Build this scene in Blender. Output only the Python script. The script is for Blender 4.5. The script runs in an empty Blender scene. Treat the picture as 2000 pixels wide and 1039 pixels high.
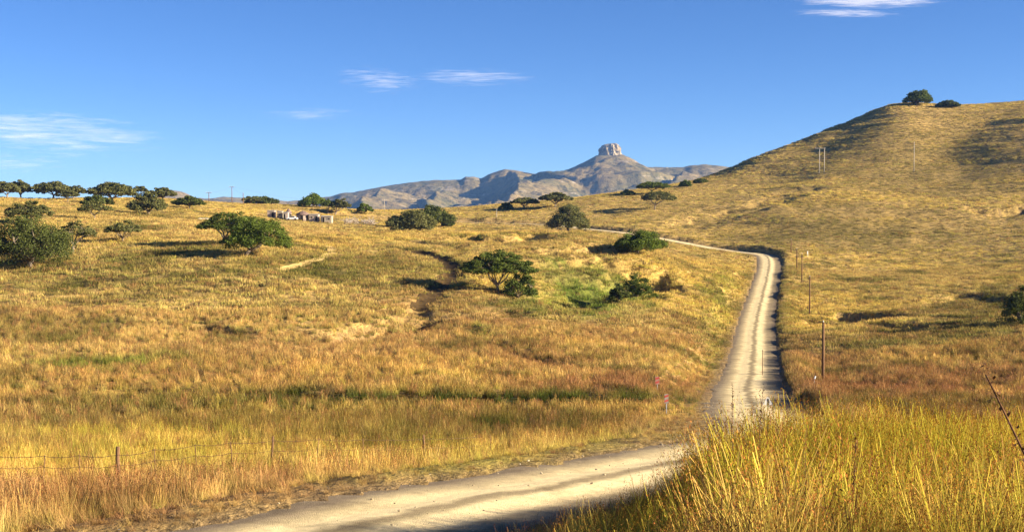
import bpy, math, random
import numpy as np
from mathutils import Vector

# ------------------------------------------------------------------ camera, sky, sun, exposure
scene = bpy.context.scene
W0, H0, F = 2000.0, 1039.0, 2414.0          # photograph size and focal length in its pixels
HORIZON = 430.0
PITCH = math.atan((H0/2 - HORIZON)/F)
cam_d = bpy.data.cameras.new('camera')
cam_d.sensor_width = 36.0
cam_d.lens = 36.0*F/W0
cam_d.clip_start = 0.1
cam_d.clip_end = 60000
cam = bpy.data.objects.new('camera', cam_d)
cam.rotation_euler = (math.pi/2 - PITCH, 0, 0)
scene.collection.objects.link(cam)
scene.camera = cam

SUN_EL = math.radians(17.5)
SUN_BACK = math.radians(13)                  # the sun stands to the right, a little behind the camera
sun_vec = Vector((math.cos(SUN_EL)*math.cos(SUN_BACK), -math.cos(SUN_EL)*math.sin(SUN_BACK), math.sin(SUN_EL)))
world = bpy.data.worlds.new('World'); scene.world = world
world.use_nodes = True
wn = world.node_tree; wn.nodes.clear()
sky = wn.nodes.new('ShaderNodeTexSky'); sky.sky_type = 'NISHITA'; sky.sun_disc = False
sky.sun_elevation = SUN_EL
sky.sun_rotation = math.atan2(sun_vec.x, sun_vec.y)
sky.altitude = 1200; sky.air_density = 0.65; sky.dust_density = 0.25; sky.ozone_density = 4.0
hs = wn.nodes.new('ShaderNodeHueSaturation'); hs.inputs['Saturation'].default_value = 1.12; hs.inputs['Hue'].default_value = 0.508
bg = wn.nodes.new('ShaderNodeBackground'); bg.inputs['Strength'].default_value = 0.05
wo = wn.nodes.new('ShaderNodeOutputWorld')
wn.links.new(sky.outputs[0], hs.inputs['Color']); wn.links.new(hs.outputs[0], bg.inputs[0]); wn.links.new(bg.outputs[0], wo.inputs[0])
sd = bpy.data.lights.new('sun', 'SUN'); sd.energy = 5.0; sd.angle = math.radians(0.5); sd.color = (1.0, 0.87, 0.66)
sun = bpy.data.objects.new('sun', sd); scene.collection.objects.link(sun)
sun.rotation_euler = (-sun_vec).to_track_quat('-Z', 'Y').to_euler()
scene.view_settings.view_transform = 'Standard'
scene.view_settings.look = 'None'
scene.view_settings.exposure = 1.78
scene.view_settings.gamma = 1.0
scene.cycles.use_denoising = True
scene.cycles.max_bounces = 5
scene.cycles.diffuse_bounces = 3
scene.cycles.transmission_bounces = 3
scene.cycles.transparent_max_bounces = 12
scene.cycles.volume_bounces = 0

# ------------------------------------------------------------------ helpers
rng = np.random.default_rng(7)
random.seed(7)
COL = scene.collection

def link(o, parent=None):
    COL.objects.link(o)
    if parent is not None: o.parent = parent
    return o
def tag(o, label=None, cat=None, group=None, kind=None):
    if label: o['label'] = label
    if cat: o['category'] = cat
    if group: o['group'] = group
    if kind: o['kind'] = kind
    return o
def empty(name, loc, rz=0.0):
    o = bpy.data.objects.new(name, None); o.location = loc; o.rotation_euler = (0, 0, rz)
    o.empty_display_size = 0.3
    return link(o)
def mesh_np(name, V, faces, mat=None, smooth=False, attrs=None):
    """faces: list of arrays (n,3) or (n,4)"""
    me = bpy.data.meshes.new(name)
    V = np.asarray(V, dtype=np.float32)
    if not isinstance(faces, (list, tuple)): faces = [faces]
    faces = [np.asarray(f, dtype=np.int32) for f in faces if len(f)]
    nl = sum(f.size for f in faces); nf = sum(len(f) for f in faces)
    me.vertices.add(len(V)); me.vertices.foreach_set('co', V.ravel())
    me.loops.add(nl); me.loops.foreach_set('vertex_index', np.concatenate([f.ravel() for f in faces]))
    sizes = np.concatenate([np.full(len(f), f.shape[1], dtype=np.int32) for f in faces])
    starts = np.concatenate([[0], np.cumsum(sizes)[:-1]]).astype(np.int32)
    me.polygons.add(nf); me.polygons.foreach_set('loop_start', starts)
    me.update(calc_edges=True)
    me.polygons.foreach_set('use_smooth', np.full(nf, smooth, dtype=bool))
    for k, a in (attrs or {}).items():
        a = np.asarray(a, dtype=np.float32)
        if a.ndim == 1:
            at = me.attributes.new(k, 'FLOAT', 'POINT'); at.data.foreach_set('value', a)
        else:
            at = me.attributes.new(k, 'FLOAT_COLOR', 'POINT')
            at.data.foreach_set('color', np.c_[a, np.ones(len(a), np.float32)].astype(np.float32).ravel())
    if mat: me.materials.append(mat)
    me.validate()
    return me
def obj(name, me, parent=None, loc=(0, 0, 0)):
    o = bpy.data.objects.new(name, me); o.location = loc
    return link(o, parent)

class MB:
    """collects boxes, tubes and loose faces for one mesh"""
    def __init__(s): s.v = []; s.q = []; s.t = []; s.n = 0
    def add(s, V, q=None, t=None):
        V = np.asarray(V, float)
        if q is not None and len(q): s.q.append(np.asarray(q) + s.n)
        if t is not None and len(t): s.t.append(np.asarray(t) + s.n)
        s.v.append(V); s.n += len(V)
    def box(s, c, d, rz=0.0):
        x, y, z = np.array(d)/2
        V = np.array([[a*x, b*y, e*z] for e in (-1, 1) for a, b in ((-1, -1), (1, -1), (1, 1), (-1, 1))])
        R = np.array([[math.cos(rz), -math.sin(rz), 0], [math.sin(rz), math.cos(rz), 0], [0, 0, 1]])
        s.add(V@R.T + np.array(c), [[3, 2, 1, 0], [4, 5, 6, 7], [0, 1, 5, 4], [1, 2, 6, 5], [2, 3, 7, 6], [3, 0, 4, 7]])
    def tube(s, P, R, n=6):
        P = np.asarray(P, float); m = len(P)
        R = np.full(m, R) if np.isscalar(R) else np.asarray(R, float)
        T = np.gradient(P, axis=0); T /= np.linalg.norm(T, axis=1)[:, None] + 1e-9
        ref = np.array([1., 0, 0]) if abs(T[0, 0]) < 0.8 else np.array([0, 1., 0])
        V = []
        for i in range(m):
            a = np.cross(T[i], ref); a /= np.linalg.norm(a) + 1e-9; b = np.cross(T[i], a)
            th = np.arange(n)*2*math.pi/n
            V.append(P[i] + R[i]*(np.cos(th)[:, None]*a + np.sin(th)[:, None]*b))
        V = np.concatenate(V + [P[:1], P[-1:]])
        q = [[i*n + j, i*n + (j+1) % n, (i+1)*n + (j+1) % n, (i+1)*n + j] for i in range(m-1) for j in range(n)]
        c0, c1 = m*n, m*n + 1
        t = [[c0, (j+1) % n, j] for j in range(n)] + [[c1, (m-1)*n + j, (m-1)*n + (j+1) % n] for j in range(n)]
        s.add(V, q, t)
    def build(s, name, mat, parent=None, smooth=False, loc=(0, 0, 0)):
        V = np.concatenate(s.v)
        f = []
        if s.q: f.append(np.concatenate(s.q))
        if s.t: f.append(np.concatenate(s.t))
        return obj(name, mesh_np(name, V, f, mat, smooth), parent, loc)

# --- lattice noise
def _hash(i, j, s):
    h = (i.astype(np.int64)*374761393 + j.astype(np.int64)*668265263 + s*974711) & 0x7fffffff
    h = ((h ^ (h >> 13))*1274126177) & 0x7fffffff
    return ((h ^ (h >> 16)) & 0xffff)/65535.0
def vnoise(x, y, s=0):
    x = np.asarray(x, float); y = np.asarray(y, float)
    i = np.floor(x); j = np.floor(y); fx = x - i; fy = y - j
    fx = fx*fx*(3 - 2*fx); fy = fy*fy*(3 - 2*fy)
    i = i.astype(np.int64); j = j.astype(np.int64)
    a = _hash(i, j, s)*(1-fx) + _hash(i+1, j, s)*fx
    b = _hash(i, j+1, s)*(1-fx) + _hash(i+1, j+1, s)*fx
    return a*(1-fy) + b*fy
def fbm(x, y, s=0, o=4):
    r = 0; a = 0.5; t = 0
    for k in range(o):
        r = r + a*vnoise(x*2**k + 17.3*k, y*2**k - 9.1*k, s + k); t += a; a *= 0.5
    return r/t
def sstep(a, b, x):
    t = np.clip((x - a)/(b - a), 0, 1); return t*t*(3 - 2*t)

# --- pixel <-> world
cp, sp = math.cos(PITCH), math.sin(PITCH)
def ray(px, py):
    """direction with unit Y through a pixel of the photograph"""
    a = (px - W0/2)/F; b = (H0/2 - py)/F
    d = np.array([a, cp + b*sp, -sp + b*cp]); return d/d[1]
def slope_of(py):                     # z/Y for a pixel row
    b = (H0/2 - np.asarray(py, float))/F
    return (-sp + b*cp)/(cp + b*sp)
def pix(x, y, z):
    y = np.maximum(y, 0.5)
    f = y*cp - z*sp; u = y*sp + z*cp
    return W0/2 + F*x/f, H0/2 - F*u/f
def P3(px, py, Y):
    d = ray(px, py); return (d[0]*Y, Y, d[2]*Y)

# ------------------------------------------------------------------ terrain height
CTRL = [  # pixel x, pixel y of bare ground, metres away
 (0,1039,20),(227,945,33.5),(0,950,32),(500,935,31),
 (0,868,45),(500,872,44),(900,865,46),(1200,835,52),
 (0,780,67),(500,785,67),(900,785,67),(1250,792,62),
 (0,700,97),(400,700,98),(800,700,98),(1200,700,104),(1380,700,116),
 (0,600,137),(400,600,142),(800,612,142),(1050,622,142),(1300,620,156),(1400,600,195),
 (0,520,170),(239,473,195),(480,500,174),(700,500,196),(850,525,182),(970,570,164),(1120,585,170),(1230,582,178),
 (1245,497,228),(1110,454,262),(1000,475,232),(900,462,250),(800,453,272),(650,482,216),(700,446,345),
 (590,433,395),(520,431,380),(300,421,300),(184,431,255),(60,432,240),(370,409,332),
 (20,388,362),(130,395,350),(-60,381,390),(200,387,405),(400,392,430),(500,398,470),(620,403,500),(750,412,520),(890,410,535),
 (1000,406,540),(1100,395,545),(1200,381,560),(1300,366,590),(1430,336,640),(1500,306,660),(1600,263,690),
 (1740,201,715),(1800,200,720),(1900,208,735),(2000,201,740),(2150,190,740),
 (1600,281,665),(1600,299,640),(1700,237,680),(1700,253,658),(1500,322,635),(1500,338,612),(1605,338,560),(1785,338,540),(1500,400,475),(1400,428,455),(1320,405,490),(1700,400,455),(1900,405,440),(2030,412,430),
 (1600,470,385),(1800,480,372),(2000,472,360),(1850,290,600),(1680,290,620),
 (1600,560,268),(1800,560,255),(2000,560,242),(1607,752,118),(1650,655,160),(1800,645,160),(1950,632,158),
 (1720,722,124),(1900,722,118),(1700,800,80),(2000,800,78),
 # road
 (1465,760,95),(1472,720,125),(1475,680,155),(1478,640,185),(1485,600,222),(1495,560,262),(1505,520,310),(1500,500,345),
 (1460,493,362),(1400,486,372),(1320,471,385),(1220,455,400),(1150,447,420),(1070,438,450),(900,434,470),
]
pts = [P3(*c) for c in CTRL]
_nroad = 15                                    # what shows in the field is grass tops: bare ground lies lower
pts = [(x, y, z - (0.55 if 38 < y < 130 else 0.35 if 130 <= y < 340 else .95 if x < -40 else .3)) if i < len(pts)-_nroad else (x, y, z) for i, (x, y, z) in enumerate(pts)]
pts += [(-3,18.4,-4.95),(-.4,22.4,-5.2),(2.3,26.2,-5.55),(5.7,31.6,-6.1),(8.3,37.3,-6.75),(10.5,50,-8.3),(12.3,62,-9.7),(-6,13.6,-4.55)]
for u, Y, z in [(-.4,3,-2.0),(0,3,-1.85),(.4,3,-1.8),(-.4,7,-3.0),(0,7,-2.65),(.25,7,-2.4),(.45,7,-2.3),(-.4,12,-4.3),(0.05,12,-3.55),
                (.25,11,-2.95),(.42,11,-2.9),(.15,15.5,-3.7),(.28,16,-3.45),(.42,16,-3.5),(.3,24,-4.9),(.42,24,-5.0),(.3,36,-7.6),(.42,36,-7.6),
                (.3,55,-10.2),(.42,55,-10.2),(-.6,20,-5),(-.7,100,-10),(-.7,200,0),(.7,20,-4),(.7,100,-8),(.7,200,-6),(.7,400,15),(.7,720,70),(-.7,400,9),(-.7,3,-2),(.7,3,-1.6)]:
    pts.append((u*Y, Y, z))
for u in (-.7,-.45,-.25,-.1,.05,.15): pts.append((u*950, 950, -18))
for u, z in ((.25,8),(.35,30),(.5,36),(.7,40)): pts.append((u*950, 950, z))
pts = np.array(pts)
UMAX = 0.8
def dom(x, y):
    y = np.maximum(y, 3.0)
    return np.stack([np.clip(x/y, -UMAX, UMAX)*2.6, np.log(y)], -1)
_C = dom(pts[:, 0], pts[:, 1])
_S = np.maximum(pts[:, 1], 3.0)**0.5           # interpolate z/sqrt(Y): keeps far and near errors balanced
def _U(r2): return np.where(r2 > 1e-12, r2*np.log(r2 + 1e-12), 0)
_n = len(_C)
_K = _U(((_C[:, None] - _C[None])**2).sum(-1)) + np.eye(_n)*2e-4
_Pm = np.c_[np.ones(_n), _C]
_A = np.block([[_K, _Pm], [_Pm.T, np.zeros((3, 3))]])
_w = np.linalg.solve(_A, np.r_[pts[:, 2]/_S, np.zeros(3)])
def H_base(x, y):
    x = np.asarray(x, float).ravel(); y = np.asarray(y, float).ravel()
    yc = np.clip(y, 3.0, 1000.0)
    D = dom(x, yc); out = np.empty(len(D))
    for i in range(0, len(D), 40000):
        d = D[i:i+40000]
        r2 = ((d[:, None, 0] - _C[None, :, 0])**2 + (d[:, None, 1] - _C[None, :, 1])**2)
        out[i:i+40000] = _U(r2)@_w[:_n] + _w[_n] + d@_w[_n+1:]
    return out*np.sqrt(yc)

# road centre line (x, y); z follows
ROAD = np.array([(-26.5,-7.6),(-17.5,.4),(-11,7.9),(-6.5,13.9),(-3.5,18.8),(-.9,22.8),(1.8,26.4),(5.3,31.9),(8.0,37.5),(10.6,50),(12.6,63),(18.3,95),(24.4,125),(30.5,155),(36.6,185),(44.6,222),
   (53.7,262),(63.5,305),(70.0,338),(71.0,352),(67.5,362),(61.0,372),(51,384),(36.5,400),(26,418),(13,446),(-8,463),(-24,470),(-50,468),(-75,452)], float)
def catmull(P, step):
    P = np.asarray(P, float); out = []
    Q = np.vstack([2*P[0]-P[1], P, 2*P[-1]-P[-2]])
    for i in range(1, len(Q)-2):
        n = max(2, int(np.linalg.norm(Q[i+1]-Q[i])/step))
        t = np.linspace(0, 1, n, endpoint=False)[:, None]
        a, b, c, d = Q[i-1], Q[i], Q[i+1], Q[i+2]
        out.append(0.5*((2*b) + (c-a)*t + (2*a-5*b+4*c-d)*t**2 + (3*b-a-3*c+d)*t**3))
    return np.vstack(out + [P[-1:]])
RC = catmull(ROAD, 0.8)
RZ = H_base(RC[:, 0], RC[:, 1])
_k = np.ones(9)/9
RZ = np.convolve(np.pad(RZ, 4, mode='edge'), _k, 'valid')
RHALF = np.interp(RC[:, 1], [0, 36, 60, 120, 500], [2.25, 2.25, 2.7, 2.9, 3.1])
_rt = np.gradient(RC, axis=0); _rt /= np.linalg.norm(_rt, axis=1)[:, None]
RN = np.c_[_rt[:, 1], -_rt[:, 0]]               # points to the right of travel
def road_dist(x, y):
    """signed lateral distance (right +), road z, half width, arc index"""
    x = np.asarray(x, float).ravel(); y = np.asarray(y, float).ravel()
    d = np.full(len(x), 1e3); z = np.zeros(len(x)); hw = np.full(len(x), 3.0)
    near = (y < 520) & (np.abs(x) < 130)
    idx = np.nonzero(near)[0]
    for i in range(0, len(idx), 20000):
        k = idx[i:i+20000]
        dd = (x[k, None] - RC[None, :, 0])**2 + (y[k, None] - RC[None, :, 1])**2
        j = dd.argmin(1)
        s = (x[k]-RC[j, 0])*RN[j, 0] + (y[k]-RC[j, 1])*RN[j, 1]
        d[k] = np.sqrt(dd[np.arange(len(k)), j])*np.sign(s); z[k] = RZ[j]; hw[k] = RHALF[j]
    return d, z, hw

# gullies, ditches, terraces: polylines in photo pixels brought to the ground, depth and width in metres
def raycast(px, py, fn=None, y0=4.0, y1=930.0, n=900):
    fn = fn or H_base
    d = ray(px, py); Y = np.exp(np.linspace(math.log(y0), math.log(y1), n))
    g = fn(d[0]*Y, Y) - d[2]*Y
    k = np.nonzero(g > 0)[0]
    if len(k) == 0: i = int(g.argmax())
    else: i = k[0]
    if i > 0 and g[i] > 0:
        t = g[i-1]/(g[i-1]-g[i]); y = Y[i-1] + (Y[i]-Y[i-1])*t
    else: y = Y[i]
    return d[0]*y, y, float(fn(np.array([d[0]*y]), np.array([y]))[0])
def gline(P): return np.array([raycast(*p)[:2] for p in P])
GUL = [  # pixels, depth, left-width, right-width (metres)
 (gline([(640,652),(720,640),(790,630),(835,628)]), 2.8, 2.4),
 (gline([(1615,632),(1660,640),(1720,634),(1790,640),(1850,634)]), 3.2, 3.0),
 (gline([(930,462),(960,470),(1010,468),(1050,457)]), 3.4, 5.5),
 (gline([(1060,520),(1120,518),(1200,512),(1260,525),(1300,545)]), 3.2, 4.5),
 (gline([(1090,590),(1150,560),(1230,560),(1290,540)]), 2.6, 5.0),
 (gline([(1060,492),(1130,490),(1190,486)]), 2.4, 3.6),
 (gline([(920,640),(940,655),(1010,690),(1110,715)]), 0.5, 1.3),
 (gline([(1820,590),(1890,575),(1925,580),(1990,600)]), 1.4, 3.2),
 (gline([(1915,412),(1960,414),(2010,408)]), 3.0, 3.5),
 (gline([(1840,425),(1880,424)]), 1.0, 2.5),
 (gline([(230,768),(420,772),(640,783),(850,778),(1100,785),(1260,790)]), 0.9, 1.8),
 (gline([(380,640),(480,655),(590,648)]), 1.1, 2.0),
 (gline([(1325,442),(1400,425),(1480,402),(1560,375)]), 1.7, 9.0),
 (gline([(812,607),(832,590),(858,570),(876,552),(882,535),(874,518),(848,503),(815,494),(770,488)]), .65, 1.7),
 (gline([(970,608),(1005,606)]), 1.5, 1.6),
 (gline([(530,455),(660,463),(800,474),(900,486)]), 0.9, 2.0),
]
GUL = [(catmull(g, 1.0), d, w) for g, d, w in GUL]
# eroded banks: the ground drops in front of these lines (pixels of the lip, height in metres)
SCARP = [(gline([(1600,618),(1660,612),(1740,610),(1860,616)]), 2.3), (gline([(640,640),(720,628),(790,616),(850,612)]), 1.1),
         (gline([(1905,414),(1960,408),(2040,402)]), 2.2), (gline([(1080,446),(1170,440),(1290,448)]), 1.6)]
SCARP = [(g[np.argsort(g[:, 0])], d) for g, d in SCARP]
def scarp(x, y, g):
    s = y - np.interp(x, g[:, 0], g[:, 1]) + 3.4*(fbm(x/3.2, y/9, 171, 3)-.5)
    w = (g[-1, 0]-g[0, 0])*.16
    return s, sstep(g[0, 0]-w, g[0, 0]+w, x)*(1-sstep(g[-1, 0]-w, g[-1, 0]+w, x))
def H(x, y):
    x = np.asarray(x, float).ravel(); y = np.asarray(y, float).ravel()
    z = H_base(x, y)
    far = sstep(60, 250, y)
    z = z + far*(fbm(x/38, y/38, 3, 4)-.5)*2.2 + sstep(12, 60, y)*(fbm(x/9, y/9, 5, 3)-.5)*0.55 + (fbm(x/2.2, y/2.2, 8, 2)-.5)*0.16
    # hollows and cattle terraces on the big hill
    hill = sstep(330, 470, y)*sstep(0.12, 0.24, x/np.maximum(y, 1))
    z = z + hill*((fbm(x/70+3, y/70, 21, 3)-.5)*5.0 + (fbm(x/30, z/2.3, 31, 3)-.5)*1.1)
    for g, dep, w in GUL:
        lo = g.min(0)-4*w-4; hi = g.max(0)+4*w+4
        k = np.nonzero((x > lo[0]) & (x < hi[0]) & (y > lo[1]) & (y < hi[1]))[0]
        if len(k) == 0: continue
        dd = np.sqrt(((x[k, None]-g[None, :, 0])**2 + (y[k, None]-g[None, :, 1])**2).min(1))
        wv = w*(0.6 + 0.9*vnoise(x[k]/2.7, y[k]/2.7, 12))
        z[k] -= dep*np.exp(-(dd/wv)**4)*(0.5 + 0.9*vnoise(x[k]/6, y[k]/6, 14))
    for g, dep in SCARP:
        s, e = scarp(x, y, g); z = z - dep*e*(1-sstep(-.7, .7, s))*(1-sstep(2, 24, -s))
    d, rz, hw = road_dist(x, y)
    a = np.abs(d)
    cut = sstep(1.0, 4.5, a-hw)                # blend from roadbed to natural ground
    lo = np.where(a < hw-.25, 0.10 + sstep(60, 300, y)*0.35, 0)
    shoulder = rz + 0.03 - lo
    # right-hand bank along the road stands a little proud of it, as does the far cutting
    prof = np.where(d > 0, 0.75*vnoise(y/7, y*0, 19)*sstep(0.0, 1.2, a-hw), 0.0)*sstep(55, 75, y)
    prof = prof + np.where((d > 0) & (y > 335), (.4+.9*vnoise(x/9, y/9, 29))*sstep(0.3, 2.2, a-hw)*(1-sstep(5, 14, a-hw)), 0)
    z = shoulder*(1-cut) + z*cut + prof*(1-sstep(6, 18, a-hw))
    return z
def ground(px, py, **k): return raycast(px, py, H, n=700, **k)

# ------------------------------------------------------------------ vegetation masks (plain colour of what grows, in the world)
ELL = [ # px, py, rx, ry, kind, strength
 (1140,572,115,42,'green',1.1),(1160,530,70,14,'green',.7),(1085,513,40,9,'green',1.0),(200,712,130,12,'green',.9),(330,700,60,14,'green',.7),
 (960,838,90,16,'lush',1.0),(1080,830,150,26,'lush',.8),(740,860,150,9,'lush',.55),(450,795,330,16,'lush',.75),(850,782,520,14,'lush',1.1),(80,800,120,10,'lush',.6),
 (250,860,280,11,'lime',.9),(560,900,120,30,'lime',.4),(1200,880,160,26,'lime',.5),(935,650,22,14,'green',.8),(1700,800,190,12,'lush',.9),
 (1720,672,120,10,'lush',.7),(1900,640,90,50,'lush',.6),(1960,590,60,40,'lush',.7),(700,520,280,28,'olive',.9),(200,545,260,24,'olive',.8),(90,640,150,22,'lush',.55),
 (1650,455,230,36,'olive',.8),(1800,330,260,70,'olive',.55),(1400,560,30,30,'lime',.3),
 (1650,610,150,45,'pale',.9),(1760,500,260,20,'pale',.8),(640,478,70,16,'pale',1.0),(560,520,100,10,'pale',.6),(1400,540,60,50,'pale',.5),
 (1700,765,340,28,'red',1.1),(1200,755,190,26,'red',1.0),(300,740,400,28,'red',.5),(640,690,400,50,'red',.35),(850,590,120,26,'red',.5),(60,790,120,20,'red',.6),(120,620,160,20,'red',.3),
 (600,832,560,28,'lush',.7),(300,905,420,34,'lime',.6),(860,905,260,26,'lime',.6),(160,1000,260,34,'red',.9),(520,965,260,18,'red',.7),(1820,812,260,16,'lush',.7),(1850,735,220,18,'red',.8),(1000,740,300,20,'pale',.3),(1530,620,26,160,'lush',.45),(1390,640,26,90,'green',.35),
]
def masks(x, y, z):
    px, py = pix(x, y, z)
    sc = np.clip(y, 8, 900)
    wx = (fbm(x/sc*70, np.log(sc)*26, 41, 3)-.5); wy = (fbm(x/sc*70+50, np.log(sc)*26, 43, 3)-.5)
    M = {k: np.zeros(len(px)) for k in ('green','lush','lime','olive','pale','red')}
    for cx, cy, rx, ry, k, s in ELL:
        q = ((px-cx)/rx + wx*1.6)**2 + ((py-cy)/ry + wy*1.6)**2
        M[k] = np.maximum(M[k], s*np.exp(-q**1.5))
    n1 = fbm(x/34, y/46, 51, 4); n2 = fbm(x/11, y/16, 53, 3); n3 = fbm(x/4, y/6, 57, 3)
    M['red'] = np.maximum(M['red'], sstep(.5, .72, n1*.6+n2*.4)*.7*sstep(40, 60, y)*(1-sstep(170, 260, y)))
    M['olive'] = np.maximum(M['olive'], sstep(.50, .70, n2*.6+n3*.4)*.55)
    M['pale'] = np.maximum(M['pale'], sstep(.52, .7, fbm(x/22+9, y/30, 61, 4))*.8)
    M['lush'] = np.maximum(M['lush'], sstep(.60, .72, fbm(x/7+4, y/9, 63, 3))*.6*(1-.7*sstep(300, 400, y)))
    bank = (1-sstep(24, 34, y))*sstep(-0.02, .12, x/np.maximum(y, 1))
    M['lime'] = np.maximum(M['lime'], bank*sstep(.22, .50, fbm(x/1.8, y/1.8, 67, 3))*.95)
    return M
C0 = dict(gold=(.57,.395,.145), green=(.19,.22,.045), lush=(.085,.092,.022), lime=(.43,.40,.055), olive=(.24,.185,.058), pale=(.66,.45,.130), red=(.36,.195,.088))
def veg_colour(x, y, z):
    M = masks(x, y, z)
    c = np.tile(np.array(C0['gold']), (len(x), 1))
    for k in ('pale','olive','red','lime','lush','green'):
        m = np.clip(M[k], 0, 1)[:, None]; c = c*(1-m) + np.array(C0[k])*m
    return c

# ------------------------------------------------------------------ materials
def new_mat(name):
    m = bpy.data.materials.new(name); m.use_nodes = True
    n = m.node_tree; n.nodes.clear()
    o = n.nodes.new('ShaderNodeOutputMaterial')
    return m, n, o
def N(n, t, **kw):
    k = n.nodes.new(t)
    for a, b in kw.items():
        if a in k.inputs.keys(): k.inputs[a].default_value = b
        else: setattr(k, a, b)
    return k
def ramp(n, stops):
    r = n.nodes.new('ShaderNodeValToRGB'); e = r.color_ramp.elements
    while len(e) < len(stops): e.new(0.5)
    for i, (p, c) in enumerate(stops):
        e[i].position = p; e[i].color = (*c, 1) if len(c) == 3 else c
    return r
def simple_mat(name, c1, c2, scale=4.0, rough=0.85, bump=0.2, detail=6, stretch=None, thr=(.35,.68)):
    m, n, o = new_mat(name)
    tc = N(n, 'ShaderNodeTexCoord'); src = tc.outputs['Object']
    if stretch:
        mp = N(n, 'ShaderNodeMapping'); mp.inputs['Scale'].default_value = stretch
        n.links.new(src, mp.inputs['Vector']); src = mp.outputs[0]
    t = N(n, 'ShaderNodeTexNoise', Scale=scale, Detail=detail, Roughness=.65)
    n.links.new(src, t.inputs['Vector'])
    r = ramp(n, [(thr[0], c1), (thr[1], c2)]); n.links.new(t.outputs[0], r.inputs[0])
    b = N(n, 'ShaderNodeBsdfPrincipled', Roughness=rough); b.inputs['Specular IOR Level'].default_value = .25 if rough < .8 else .05
    n.links.new(r.outputs[0], b.inputs['Base Color'])
    if bump:
        bp = N(n, 'ShaderNodeBump', Strength=bump, Distance=.1); n.links.new(t.outputs[0], bp.inputs['Height']); n.links.new(bp.outputs[0], b.inputs['Normal'])
    n.links.new(b.outputs[0], o.inputs[0])
    return m

def ground_mat():
    m, n, o = new_mat('dry_grassland')
    L = n.links
    at = N(n, 'ShaderNodeAttribute', attribute_name='veg')
    ba = N(n, 'ShaderNodeAttribute', attribute_name='bare')
    tc = N(n, 'ShaderNodeTexCoord')
    mp = N(n, 'ShaderNodeMapping'); mp.inputs['Scale'].default_value = (1, .55, 1.6)
    L.new(tc.outputs['Object'], mp.inputs['Vector'])
    t1 = N(n, 'ShaderNodeTexNoise', Scale=.55, Detail=8, Roughness=.72); L.new(mp.outputs[0], t1.inputs['Vector'])
    t2 = N(n, 'ShaderNodeTexNoise', Scale=3.5, Detail=5, Roughness=.7); L.new(tc.outputs['Object'], t2.inputs['Vector'])
    r1 = ramp(n, [(.36, (.22,.19,.17)), (.5, (.85,.85,.82)), (.66, (1.35,1.25,1.05))]); L.new(t1.outputs[0], r1.inputs[0])
    r2 = ramp(n, [(.3, (.55,.55,.55)), (.7, (1.25,1.2,1.1))]); L.new(t2.outputs[0], r2.inputs[0])
    m1 = N(n, 'ShaderNodeMix', data_type='RGBA', blend_type='MULTIPLY'); m1.inputs[0].default_value = 1
    L.new(at.outputs['Color'], m1.inputs[6]); L.new(r1.outputs[0], m1.inputs[7])
    m2 = N(n, 'ShaderNodeMix', data_type='RGBA', blend_type='MULTIPLY'); m2.inputs[0].default_value = .8
    L.new(m1.outputs[2], m2.inputs[6]); L.new(r2.outputs[0], m2.inputs[7])
    so = ramp(n, [(.36, (.10,.062,.030)), (.62, (.40,.27,.125))]); L.new(t2.outputs[0], so.inputs[0])
    m3 = N(n, 'ShaderNodeMix', data_type='RGBA'); L.new(ba.outputs['Fac'], m3.inputs[0]); L.new(m2.outputs[2], m3.inputs[6]); L.new(so.outputs[0], m3.inputs[7])
    b = N(n, 'ShaderNodeBsdfPrincipled', Roughness=.95); b.inputs['Specular IOR Level'].default_value = .1
    L.new(m3.outputs[2], b.inputs['Base Color'])
    ad = N(n, 'ShaderNodeMath', operation='ADD'); L.new(t1.outputs[0], ad.inputs[0]); L.new(t2.outputs[0], ad.inputs[1])
    bp = N(n, 'ShaderNodeBump', Strength=.9, Distance=.5); L.new(ad.outputs[0], bp.inputs['Height']); L.new(bp.outputs[0], b.inputs['Normal'])
    L.new(b.outputs[0], o.inputs[0])
    return m
def grass_mat():
    m, n, o = new_mat('grass_blades'); L = n.links
    ti = N(n, 'ShaderNodeAttribute', attribute_name='tint', attribute_type='INSTANCER')
    bc = N(n, 'ShaderNodeAttribute', attribute_name='bc')
    mx = N(n, 'ShaderNodeMix', data_type='RGBA', blend_type='MULTIPLY'); mx.inputs[0].default_value = 1
    L.new(ti.outputs['Color'], mx.inputs[6]); L.new(bc.outputs['Color'], mx.inputs[7])
    d = N(n, 'ShaderNodeBsdfDiffuse'); t = N(n, 'ShaderNodeBsdfTranslucent'); ms = N(n, 'ShaderNodeMixShader'); ms.inputs[0].default_value = .28
    L.new(mx.outputs[2], d.inputs[0]); L.new(mx.outputs[2], t.inputs[0]); L.new(d.outputs[0], ms.inputs[1]); L.new(t.outputs[0], ms.inputs[2]); L.new(ms.outputs[0], o.inputs[0])
    return m
def leaf_mat(name, c1, c2):
    m, n, o = new_mat(name); L = n.links
    at = N(n, 'ShaderNodeAttribute', attribute_name='rnd')
    r = ramp(n, [(0, c1), (1, c2)]); L.new(at.outputs['Fac'], r.inputs[0])
    d = N(n, 'ShaderNodeBsdfDiffuse'); t = N(n, 'ShaderNodeBsdfTranslucent'); ms = N(n, 'ShaderNodeMixShader'); ms.inputs[0].default_value = .3
    L.new(r.outputs[0], d.inputs[0]); L.new(r.outputs[0], t.inputs[0]); L.new(d.outputs[0], ms.inputs[1]); L.new(t.outputs[0], ms.inputs[2]); L.new(ms.outputs[0], o.inputs[0])
    return m
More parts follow.
